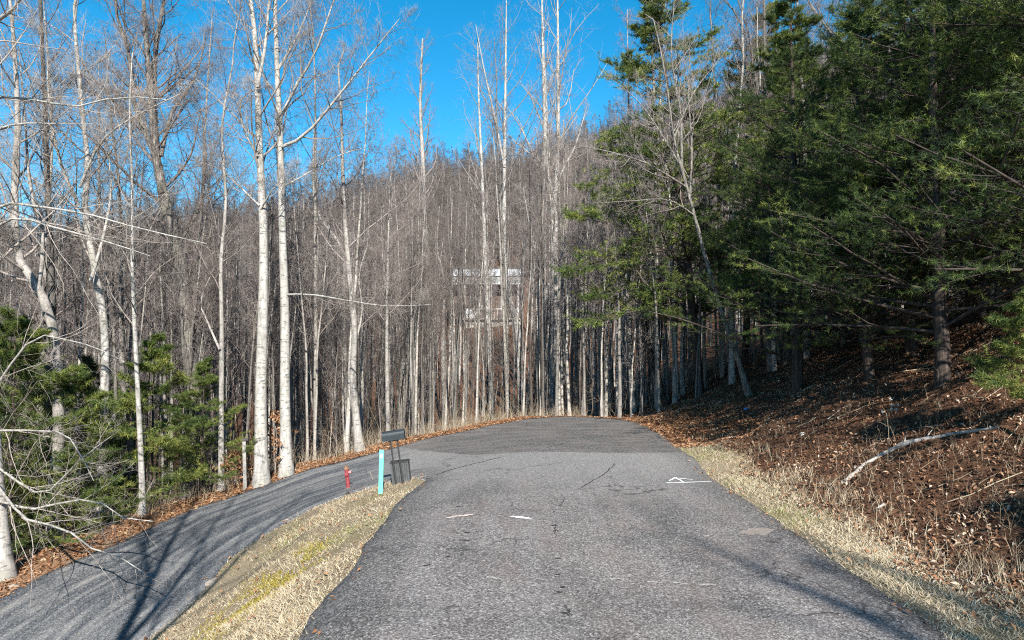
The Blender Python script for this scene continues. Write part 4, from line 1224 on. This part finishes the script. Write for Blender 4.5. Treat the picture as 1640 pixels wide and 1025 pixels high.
hbox('deck_panel', -h2 + 2.3, -h2 + 4.6, L_(509.5), L_(494), -.16, -.06, M['white'])
rl = hbox('railing', -h2 + 4.6, h2 - .4, L_(495.5), L_(494), -.14, -.08, M['white'])
for i in range(12):
    x = -h2 + 4.9 + i * (hw - 5.6) / 11
    hbox('baluster', x - .035, x + .035, L_(509.5), L_(495.6), -.13, -.09, M['white'], rl)
hbox('door', .6, 1.6, L_(509.5), L_(466), 2.12, 2.19, M['wood_door'])
for x0, x1 in ((-2.6, -1.2), (-.8, .2), (2.3, 3.8)):
    w = hbox('window', x0, x1, L_(494), L_(460), 2.13, 2.19, M['white'])
    hbox('pane', x0 + .1, x1 - .1, L_(493), L_(461), 2.09, 2.128, M['glass'], w)

# ------------------------------------------------------------------ mailbox stand, slatted box, hydrant, marker, post
M['metal_dark'] = plain('dark_metal', (0.022, 0.030, 0.035), .5, .2, .25, 14)
M['black'] = plain('black_post', (0.018, 0.018, 0.019), .6, 0, .2, 20)
M['slat'] = plain('grey_slat', (0.062, 0.066, 0.068), .75, 0, .3, 9, .2)
M['slat_top'] = plain('box_rim', (0.025, 0.026, 0.027), .7, 0, .3, 9)
M['teal'] = plain('teal_plastic', (0.13, 0.62, 0.50), .5, 0, .12, 6)
M['red'] = plain('red_paint', (0.24, 0.035, 0.042), .6, 0, .3, 10)
M['rust'] = plain('rust', (0.19, 0.10, 0.065), .85, 0, .4, 18, .3)
M['pink'] = plain('faded_red_paint', (0.42, 0.19, 0.18), .6, 0, .25, 14)
M['wood_old'] = plain('weathered_wood', (0.30, 0.28, 0.255), .9, 0, .35, 14, .3)
M['dark_wood'] = plain('dark_wood', (0.07, 0.06, 0.055), .9, 0, .3, 14)

bm_ = ground_hit(641, 774)
md = bm_[1]; ps = md / F_PX           # metres per photo pixel there
mb = empty('mailbox', (bm_[0], md, float(H(bm_[0], md))), 'dark grey mailbox on two thin leaning black posts', 'mailbox')
mb.rotation_euler = (0, math.radians(-8.3), math.radians(2))
bh = 70 * ps                       # underside of the box
for dx in (-.085, .085):
    Geo().box((dx, -.09, bh / 2 - .1), (.035, .035, bh + .2), 0, .004).build('post', M['black'], mb)
bw_, bd_, bh_ = 34 * ps, .22, 15 * ps
n = 12
ang_ = np.linspace(0, np.pi, n)
prof = [(-bd_ / 2, 0), (bd_ / 2, 0)] + [(bd_ / 2 * math.cos(a), bh_ * .55 + bh_ * .45 * math.sin(a)) for a in ang_]
prof = np.array(prof)
def extr(prof, x0, x1):
    n = len(prof)
    V = np.concatenate([np.column_stack([np.full(n, x0), prof]), np.column_stack([np.full(n, x1), prof])])
    i = np.arange(n); j = (i + 1) % n
    return V, [np.stack([i, j, j + n, i + n], -1), i[::-1][None], (i + n)[None]]
g = Geo(); g.add(*extr(prof + [-.06, bh], -bw_ / 2, bw_ / 2)); g.build('box', M['metal_dark'], mb)
pr2 = prof * 1.06 + [-.06, bh - .006]
g = Geo(); g.add(*extr(pr2, bw_ / 2, bw_ / 2 + .02)); dr = g.build('door', M['metal_dark'], mb)
Geo().box((bw_ / 2 + .03, -.06, bh + bh_ * .8), (.02, .05, .02)).build('latch', M['black'], dr)
Geo().box((0, -.08, bh - .015), (.26, .12, .025)).build('bracket', M['black'], mb)

sb = empty('slatted_box', (bm_[0] + .5 * ps, md + .16, float(H(bm_[0], md + .16))), 'grey slatted box behind the mailbox posts', 'utility box')
sb.rotation_euler = (0, math.radians(-6), math.radians(2))
sw, sh, sd = 29 * ps, 34 * ps, .3
nsl = 9
for i in range(nsl):
    x = -sw / 2 + (i + .5) * sw / nsl
    Geo().box((x, -.1, sh / 2 - .04), (sw / nsl - .006, .03, sh), 0, .004).build('slat', M['slat'], sb)
for sx in (-1, 1):
    for i in range(4):
        Geo().box((sx * (sw / 2 - .014), -.085 + .036 + i * .066, sh / 2 - .04), (.026, .06, sh), 0, .004).build('slat', M['slat'], sb)
Geo().box((0, .18, sh / 2 - .04), (sw - .06, .026, sh)).build('back_panel', M['slat'], sb)
Geo().box((0, .03, sh - .02), (sw + .02, sd + .01, .035), 0, .005).build('lid', M['slat_top'], sb)

bm2 = ground_hit(558, 783)
hd = bm2[1]; hs = hd / F_PX
hy = empty('fire_hydrant', (bm2[0], hd, float(H(bm2[0], hd))), 'small red fire hydrant with rusty cap on the grass tip', 'fire hydrant')
hy.rotation_euler = (0, math.radians(-6), 0)
u_ = 38 * hs
Geo().lathe([(0, -.08), (.085, -.08), (.085, .03), (.06, .045), (0, .045)], n=16).build('base_flange', M['rust'], hy, smooth=False)
Geo().lathe([(.0, .04), (.057, .045), (.053, u_ * .45), (.056, u_ * .76), (.07, u_ * .765), (.07, u_ * .80), (0, u_ * .80)], n=18).build('barrel', M['red'], hy, smooth=False)
Geo().lathe([(.0, u_ * .79), (.078, u_ * .801), (.084, u_ * .83), (.07, u_ * .88), (.045, u_ * .93), (0, u_ * .95)], n=18).build('bonnet', M['rust'], hy, smooth=False)
Geo().lathe([(0, u_ * .94), (.02, u_ * .945), (.018, u_ * 1.0), (0, u_ * 1.0)], n=5).build('operating_nut', M['rust'], hy)
nz_ = Geo().lathe([(.0, .03), (.033, .04), (.033, .085), (.0, .087)], (0, 0, u_ * .68), 14, 'x').build('nozzle', M['pink'], hy)
Geo().lathe([(.0, .086), (.045, .088), (.045, .118), (.03, .124), (0, .124)], (0, 0, u_ * .68), 10, 'x').build('cap', M['pink'], nz_)
nz2 = Geo().lathe([(.0, -.035), (.036, -.042), (.036, -.075), (.0, -.077)], (0, 0, u_ * .62), 14, 'y').build('nozzle', M['red'], hy)
Geo().lathe([(.0, -.076), (.048, -.078), (.048, -.10), (0, -.106)], (0, 0, u_ * .62), 10, 'y').build('cap', M['red'], nz2)

bm3 = ground_hit(609.5, 791)
td = bm3[1]; ts = td / F_PX
tm = empty('marker_post', (bm3[0], td, float(H(bm3[0], td))), 'bright teal flat marker post left of the mailbox', 'marker post')
tm.rotation_euler = (0, math.radians(1), math.radians(6))
th = 69 * ts
g = Geo()
pf_ = np.array([(-.055, .012), (-.05, -.012), (0, -.022), (.05, -.012), (.055, .012), (0, .004)])
nn_ = len(pf_)
V = np.concatenate([np.column_stack([pf_, np.full(nn_, z)]) for z in (-.15, th - .02)] + [np.column_stack([pf_ * .9, np.full(nn_, th)])])
i = np.arange(nn_); j = (i + 1) % nn_
g.add(V, [np.concatenate([np.stack([i, j, j + nn_, i + nn_], -1), np.stack([i + nn_, j + nn_, j + 2 * nn_, i + 2 * nn_], -1)]), (i + 2 * nn_)[None]])
g.build('blade', M['teal'], tm)
Geo().box((0, -.0235, th * .86), (.07, .003, .10)).build('decal', plain('pale_decal', (0.55, 0.78, 0.70), .6), tm)

wp = at(393, 775, 22.0)
wz = float(H(wp[0], 22.0))
wpo = empty('wooden_post', (wp[0], 22.0, wz), 'weathered grey wooden post with dark cap left of the white pair', 'post')
hgt = at(393, 706, 22.0)[2] - wz
Geo().box((0, 0, hgt / 2 - .15), (.10, .10, hgt + .3), .2, .012).build('shaft', M['wood_old'], wpo)
Geo().box((0.03, 0, hgt + .04), (.2, .17, .07), .2, .012).build('cap', M['dark_wood'], wpo)
wpo.rotation_euler = (0, math.radians(-2), 0)

# ------------------------------------------------------------------ ground cover
def blades(P, r, hgt, wid, flat, tint, curl=.5):
    n = len(P)
    az = r.uniform(0, 6.28, n); lean = flat * (.5 + r.random(n))
    d = np.stack([np.cos(az) * lean, np.sin(az) * lean, np.ones(n)], -1); d = norm(d)
    h = hgt * (.5 + r.random(n))
    s = np.stack([-np.sin(az + r.normal(size=n)), np.cos(az), np.zeros(n)], -1) * wid
    mid = P + d * (h * .55)[:, None]
    d2 = d.copy(); d2[:, 2] -= curl * r.random(n); d2 = norm(d2)
    tip = mid + d2 * (h * .5)[:, None]
    V = np.stack([P - s, P + s, mid + s * .7, mid - s * .7, tip], 1).reshape(-1, 3)
    b = np.arange(n) * 5
    Qd = np.stack([b, b + 1, b + 2, b + 3], -1); Tr = np.stack([b + 3, b + 2, b + 4], -1)
    return V, Qd, Tr, np.repeat(tint, 5)


def sample_region(n, xr, yr, cond, r):
    X = r.uniform(*xr, n); Y = r.uniform(*yr, n)
    k = cond(X, Y)
    X, Y = X[k], Y[k]
    return np.stack([X, Y, H(X, Y)], -1)


rg = np.random.default_rng(91)
def tint_field(P, r, base, green_seed):
    g_ = vnoise(P[:, 0], P[:, 1], .6, green_seed) + .5
    t = np.clip(base + r.normal(size=len(P)) * .17, 0, .9)
    gk = r.random(len(P)) < np.clip((g_ - .62) * 2.0, 0, .5)
    t[gk] = 1.0
    return t
P = sample_region(190000, (-8.2, -1.9), (3, 19.5), lambda X, Y: (RD(X, Y) > -.14) & (vnoise(X, Y, 1.4, 12) + .5 > rg.random(len(X)) * .85) & (rg.random(len(X)) < np.clip(9.5 / np.maximum(Y, 4), .4, 1)) & ((RD(X, Y) > 0) | (rg.random(len(X)) < .35)), rg)
P = P[:70000]
V, Qd, Tr, ti = blades(P, rg, .06 + .10 * np.clip(vnoise(P[:, 0], P[:, 1], 2.2, 71) + .25, 0, 1) ** 1.5, .0058, 1.9, tint_field(P, rg, .5, 13))
o = add_obj('grass', mesh('grass', V, [Qd, Tr], M['grass'], False, None, ti)); tag(o, 'short dry straw-coloured grass on the bank between the two roads', 'grass', kind='stuff')
P = sample_region(170000, (4.8, 8.4), (2, 23), lambda X, Y: (RD(X, Y) > -.05) & (RD(X, Y) < 1.5 + vnoise(X, Y, .8, 8) * .9) & (vnoise(X, Y, 1.4, 14) + .5 > rg.random(len(X)) * .8) & (rg.random(len(X)) < np.clip(9.5 / np.maximum(Y, 4), .4, 1)), rg)
P = P[:48000]
V, Qd, Tr, ti = blades(P, rg, .07 + .16 * np.clip(vnoise(P[:, 0], P[:, 1], 1.9, 72) + .2, 0, 1) ** 1.5, .0058, 1.6, tint_field(P, rg, .6, 15))
o = add_obj('verge_grass', mesh('verge_grass', V, [Qd, Tr], M['grass'], False, None, ti)); tag(o, 'pale dry grass on the verge along the right road edge', 'grass', kind='stuff')


def leaves(P, r, size, tint, lift=.012, tilt=.55):
    n = len(P)
    a = r.uniform(0, 6.28, n)
    nz = norm(np.stack([r.normal(size=n) * tilt, r.normal(size=n) * tilt, np.ones(n)], -1))
    t = norm(np.cross(nz, np.stack([np.cos(a), np.sin(a), np.zeros(n)], -1))); b2 = np.cross(nz, t)
    s = (size * (.5 + r.random(n)))[:, None]
    c = P + np.array([0, 0, 1.0]) * (lift * (.3 + 1.8 * r.random(n)))[:, None]
    V = np.stack([c - t * s, c + b2 * s * .45 + nz * s * .25, c + t * s * 1.1, c - b2 * s * .45 + nz * s * .25], 1).reshape(-1, 3)
    i = np.arange(n) * 4
    return V, np.concatenate([np.stack([i, i + 1, i + 2], -1), np.stack([i, i + 2, i + 3], -1)]), np.repeat(tint, 4)


P = sample_region(230000, (5.6, 20), (3, 40), lambda X, Y: (RD(X, Y) > 1.0 + vnoise(X, Y, .8, 8) * .9) & (rg.random(len(X)) < np.clip(9 / np.maximum(Y, 3), .42, 1)), rg)
P = P[:95000]
V, Fc, ti = leaves(P, rg, .040, np.clip((.36 + .6 * vnoise(P[:, 0], P[:, 1], .7, 51) + .34 * rg.normal(size=len(P))), 0, 1), .035, .8)
o = add_obj('leaf_litter', mesh('leaf_litter', V, [Fc], M['leaf'], False, None, ti)); tag(o, 'brown fallen leaves covering the right-hand bank', 'leaf litter', kind='stuff')
P = sample_region(160000, (-20, 8.5), (12, 44), lambda X, Y: (RD(X, Y) > -.12) & (RD(X, Y) < 3.2) & ((X > -1.9) | (Y > 18.6) | (X < -9)) & ~((X > 4.6) & (Y < 22)), rg)
P = P[:30000]
V, Fc, ti = leaves(P, rg, .06, np.clip(.5 + .25 * rg.normal(size=len(P)), 0, 1), .025)
o = add_obj('roadside_leaves', mesh('roadside_leaves', V, [Fc], M['leaf_orange'], False, None, ti)); tag(o, 'orange fallen leaves along the outer road edge', 'leaf litter', kind='stuff')
# mossy patches on the island bank
Pm = []
for px, py, ax, ay in ((425, 945, 1.0, 1.3), (375, 990, 1.0, 1.2), (470, 905, .6, .8)):
    c0 = ground_hit(px, py); nn0 = 3200
    q = rg.normal(size=(nn0, 2)) * [ax * .5, ay * .5] + c0[:2]
    q = q[(RD(q[:, 0], q[:, 1]) > .08) & (vnoise(q[:, 0], q[:, 1], 2.4, 41) > -.1)]
    Pm.append(np.column_stack([q, H(q[:, 0], q[:, 1])]))
Pm = np.concatenate(Pm)
M['moss'] = tinted('moss', [(0.0, (0.12, 0.10, 0.02)), (0.5, (0.25, 0.19, 0.03)), (1.0, (0.32, 0.29, 0.05))], .9)
V, Qd, Tr, ti = blades(Pm, rg, .05, .007, 1.3, np.clip(.5 + .25 * rg.normal(size=len(Pm)), 0, 1))
o = add_obj('moss', mesh('moss', V, [Qd, Tr], M['moss'], False, None, ti)); tag(o, 'yellow-green moss patches on the grassy bank between the roads', 'moss', kind='stuff')
# scattered leaves on grass and road edges
P = sample_region(2600, (-8, 7.5), (3, 22), lambda X, Y: (RD(X, Y) > -.25) & ((X < -1.9) | (X > 4.6)), rg)
P[:, 2] += .04
V, Fc, ti = leaves(P, rg, .04, np.clip(.5 + .25 * rg.normal(size=len(P)), 0, 1), .02)
o = add_obj('scattered_leaves', mesh('scattered_leaves', V, [Fc], M['leaf_orange'], False, None, ti)); tag(o, 'single fallen leaves lying in the roadside grass', 'leaf litter', kind='stuff')


# dry weeds, stalks and brambles on the bank
def weed_patch(P, r, hgt, rad, nb, name, label, mat, cap=None):
    n = len(P)
    a = r.uniform(0, 6.28, n)
    d = norm(np.stack([np.cos(a) * .45 * r.random(n), np.sin(a) * .45 * r.random(n), np.ones(n)], -1))
    S = np.empty((n, 4, 3)); S[:, 0] = P - np.array([0, 0, .03]); p = P.copy()
    h = hgt * (.35 + r.random(n) ** 1.5)
    for j in range(1, 4):
        d = norm(d + r.normal(size=d.shape) * .16); p = p + d * (h / 3)[:, None]; S[:, j] = p
    SR = np.tile(np.linspace(rad, rad * .5, 4), (n, 1))
    B, BR = grow(S, SR, nb, .3, .95, (25, 70), lambda t, pl: pl * .4, .7, 3, .02, .2, r, rad * .5)
    V, Qd = join_tubes([(S, SR, 3), (B, BR, 3)])
    t1 = np.repeat(r.random(n), 10); t2 = np.repeat(r.random(len(B)), 7)
    o = add_obj(name, mesh(name, V, [Qd], mat, False, None, np.concatenate([t1, t2])))
    tag(o, label, 'weeds', kind='stuff'); return o
P = sample_region(16000, (6.2, 16), (3.5, 22), lambda X, Y: (RD(X, Y) > 1.3) & (vnoise(X, Y, .5, 22) + .35 > rg.random(len(X))) & (rg.random(len(X)) < np.clip(9 / Y - .25, .05, 1)), rg)
weed_patch(P[:2000], rg, .36, .003, 4, 'dry_weeds', 'dry brown weeds and brambles standing on the right-hand bank', M['weed'])
P = sample_region(9000, (5, 9.5), (5, 24), lambda X, Y: (np.abs(RD(X, Y) - 1.5) < .55) & (vnoise(X, Y, .9, 23) > -.05), rg)
V, Qd, Tr, ti = blades(P[:5200], rg, .26, .004, .55, np.clip(.6 + .2 * rg.normal(size=min(5200, len(P))), 0, .9), .7)
o = add_obj('tall_dry_grass', mesh('tall_dry_grass', V, [Qd, Tr], M['grass'], False, None, ti)); tag(o, 'taller dry grass tufts where the verge meets the leafy bank', 'grass', kind='stuff')
# pale dry stalks along the far road edge
P = sample_region(26000, (-14, 7), (18, 34), lambda X, Y: (RD(X, Y) > .35) & (RD(X, Y) < 1.8) & (Y > 20) & (X < 3.5), rg)
weed_patch(P[:1300], rg, .55, .0045, 3, 'roadside_stalks', 'pale dry stalks standing along the outer road edge', M['weed'])
# understory twigs beyond the road
P = sample_region(9000, (-24, 14), (22, 52), lambda X, Y: (RD(X, Y) > 2.0) & ~((X > 4) & (Y < 33)) & (np.abs(X) < Y * .8), rg)
weed_patch(P[:2200], rg, 1.7, .006, 5, 'undergrowth', 'leafless undergrowth between the trunks beyond the road', M['weed'])
# fallen sticks
P = sample_region(1500, (6.3, 18), (4, 34), lambda X, Y: RD(X, Y) > 1.3, rg)[:420]
n = len(P); a = rg.uniform(0, 6.28, n); Ls = rg.uniform(.25, 1.3, n)
S = np.empty((n, 4, 3))
for j in range(4):
    q = P[:, :2] + np.stack([np.cos(a), np.sin(a)], -1) * (Ls * (j / 3 - .5))[:, None] + rg.normal(size=(n, 2)) * .025
    S[:, j, :2] = q; S[:, j, 2] = H(q[:, 0], q[:, 1]) + .025 + .03 * rg.random(n)
V, Qd = join_tubes([(S, np.tile([.011, .010, .008, .005], (n, 1)) * rg.uniform(.5, 1.3, (n, 1)), 4)])
o = add_obj('fallen_twigs', mesh('fallen_twigs', V, [Qd], M['weed'], True, None, np.repeat(rg.random(n), 16))); tag(o, 'fallen twigs scattered over the leafy bank', 'twigs', kind='stuff')

# the grey fallen log and single branches
def lying(name, label, pxs, rads, mat, cat, stubs=()):
    pts = np.array([ground_hit(x, y) for x, y in pxs]); base = pts[0].copy()
    e = empty(name, base, label, cat)
    q = resample(pts, 18); q[:, 2] = H(q[:, 0], q[:, 1]) + np.interp(np.linspace(0, 1, 18), np.linspace(0, 1, len(rads)), rads) * .7
    rr = np.interp(np.linspace(0, 1, 18), np.linspace(0, 1, len(rads)), rads) * (1 + .12 * np.random.default_rng(3).normal(size=18))
    Geo().tube(q - base, rr, 9).build('stem', mat, e, smooth=True)
    for (i_, vec, r_) in stubs:
        p = q[i_] - base
        Geo().tube([p, p + np.array(vec) * .5, p + np.array(vec) + [0.02, 0, -.02]], [r_, r_ * .8, r_ * .4], 6).build('branch_stub', mat, e, smooth=True)
    return e
M['log'] = bark('log_wood', (0.46, 0.42, 0.38), (0.23, 0.20, 0.175), .5, .05)
lying('fallen_log', 'grey weathered log lying up the leafy bank', [(1352, 776), (1385, 748), (1432, 722), (1460, 712), (1500, 702), (1540, 698), (1600, 688)], [.05, .055, .048, .052, .042, .036, .026], M['log'], 'log', [(9, (-.05, -.15, .30), .02), (11, (.2, .1, .22), .018), (5, (.1, -.2, .12), .018)])
lying('fallen_branch', 'reddish fallen branch by the road bend at the shade edge', [(1070, 706), (1092, 702), (1118, 699)], [.03, .03, .015], M['bark_pine'], 'branch')
lying('bark_piece', 'pale broken piece of wood below the log', [(1402, 820), (1417, 811)], [.035, .03], M['log'], 'wood piece')
lying('fallen_branch', 'thin pale stick on the shaded bank left of the log', [(1325, 672), (1345, 658), (1362, 650)], [.014, .012, .008], M['log'], 'branch')

# small rocks and litter
M['rock'] = plain('pale_rock', (0.31, 0.26, 0.205), .9, 0, .3, 8, .4)
M['white_rock'] = plain('white_stone', (0.55, 0.52, 0.49), .85, 0, .2, 8, .3)
def rock(name, label, px, py, size, mat, seed, cat='rock'):
    r = np.random.default_rng(seed)
    b = ground_hit(px, py)
    th_ = np.linspace(0, np.pi, 7); ph = np.linspace(0, 2 * np.pi, 10, endpoint=False)
    V = np.array([[math.sin(t) * math.cos(p), math.sin(t) * math.sin(p), math.cos(t)] for t in th_ for p in ph])
    V *= (1 + .18 * r.normal(size=(len(V), 1))) * np.array(size)
    V[:10] = V[:10].mean(0); V[-10:] = V[-10:].mean(0)
    q = np.array([[a * 10 + i, a * 10 + 10 + i, a * 10 + 10 + (i + 1) % 10, a * 10 + (i + 1) % 10] for a in range(6) for i in range(10)])
    o = add_obj(name, mesh(name, V, [q], mat, False), None, (b[0], b[1], float(H(b[0], b[1])) + size[2] * .35))
    return tag(o, label, cat)
rock('rock', 'pale clay-coloured rock at the grass edge of the lower road', 338, 936, (.11, .2, .05), M['rock'], 1)
rock('rock', 'low pale rock at the grass edge, second up from the pale clay one', 462, 834, (.08, .09, .03), M['rock'], 2)
rock('rock', 'white stone on the leafy bank at the edge of the shade', 1285, 697, (.07, .06, .06), M['white_rock'], 3)
rock('rock', 'yellowish square stone just left of the log', 1370, 750, (.04, .04, .035), M['rock'], 4)
rock('rock', 'pale flat stone in leaves beyond the lower road', 22, 942, (.13, .09, .05), M['rock'], 5)
M['blue'] = plain('blue_plastic', (0.02, 0.16, 0.42), .4, 0, .3, 12)
rock('litter', 'blue scrap of litter in the dark shade at the road end', 1016, 653, (.14, .1, .09), M['blue'], 6, 'litter')
rock('litter', 'blue scrap of litter on the bank right of the leaning bare tree', 1196, 656, (.11, .08, .05), M['blue'], 7, 'litter')

# white seed-head plant on the bank, twig by the hydrant
def stem_plant(name, label, px, py, hgt, lean, mat, cat, heads=None, seed=1, nb=5):
    r = np.random.default_rng(seed); b = ground_hit(px, py)
    e = empty(name, (b[0], b[1], float(H(b[0], b[1]))), label, cat)
    S = resample(np.array([[0, 0, -.05], [lean * .2, 0, hgt * .5], [lean, 0, hgt]]), 6)[None]; SR = np.linspace(.006, .003, 6)[None]
    B, BR = grow(S, SR, nb, .45, .95, (25, 60), lambda t, pl: pl * .35, .7, 4, .03, .15, r, .003)
    V, Qd = join_tubes([(S, SR, 5), (B, BR, 4)])
    add_obj('stem', mesh('stem', V, [Qd], mat, True, None, np.full(len(V), .8)), e)
    if heads:
        for p in list(B[:, -1]) + [S[0, -1]]:
            t, v_, f_ = None, None, None
            D = norm(r.normal(size=(5, 3))); Vh, Fh, th_ = tufts(np.tile(p, (5, 1)), D, r, 8, .045, .006, .9, np.ones(5))
            add_obj('seed_head', mesh('seed_head', Vh, [Fh], heads, False, None, th_), e)
    return e
M['seed'] = plain('white_seed', (0.60, 0.58, 0.54), .9)
stem_plant('seed_plant', 'dry weed with white seed heads on the bank above the log', 1418, 690, .62, .18, M['weed'], 'plant', M['seed'], 3)
stem_plant('dry_stalk', 'pale dry stalk standing on the bank just left of the seed heads', 1424, 715, .75, -.05, M['weed'], 'plant', None, 4, 3)
stem_plant('bare_twig', 'dark bare twig sprouting from grass right of the hydrant', 590, 772, .34, -.12, M['bark_dark'], 'twig', None, 5, 4)
stem_plant('bare_twig', 'short pale twig between the hydrant and the teal post', 597, 771, .25, -.1, M['weed'], 'twig', None, 6, 3)

# young beech holding its rusty leaves between the two white trunks
def beech(px, py, d, hgt, label, seed):
    r = np.random.default_rng(seed); p = at(px, py, d); z = float(H(p[0], d))
    e = empty('beech_sapling', (p[0], d, z - .05), label, 'sapling')
    S = resample(np.array([[0, 0, 0], [.05, 0, hgt * .5], [-.05, .05, hgt]]), 8)[None]; SR = np.linspace(.018, .005, 8)[None]
    B, BR = grow(S, SR, 16, .2, .95, (45, 75), lambda t, pl: .75 * np.clip(1.2 - t, .3, 1), .6, 5, .04, .12, r, .004)
    C, CR = grow(B, BR, 4, .25, .95, (35, 60), lambda t, pl: pl * .45, .6, 4, .02, .15, r, .003)
    V, Qd = join_tubes([(S, SR, 6)]); add_obj('trunk', mesh('trunk', V, [Qd], M['bark_pale']), e)
    V, Qd = join_tubes([(B, BR, 4), (C, CR, 3)]); add_obj('branches', mesh('branches', V, [Qd], M['twig']), e)
    pts = np.concatenate([C[:, i] for i in (1, 2, 3)] + [B[:, 4]]); pts = np.repeat(pts, 3, 0) + r.normal(size=(len(pts) * 3, 3)) * .05
    V, Fc, ti = leaves(pts, r, .055, np.clip(.5 + .25 * r.normal(size=len(pts)), 0, 1), .0, 1.2)
    add_obj('leaves', mesh('leaves', V, [Fc], M['leaf_orange'], False, None, ti), e)
beech(440, 780, 23.2, 2.1, 'young beech holding rusty dead leaves between the two white trunks', 1)
beech(375, 800, 22.6, 1.1, 'small rusty-leaved beech at the foot of the weathered post', 2)
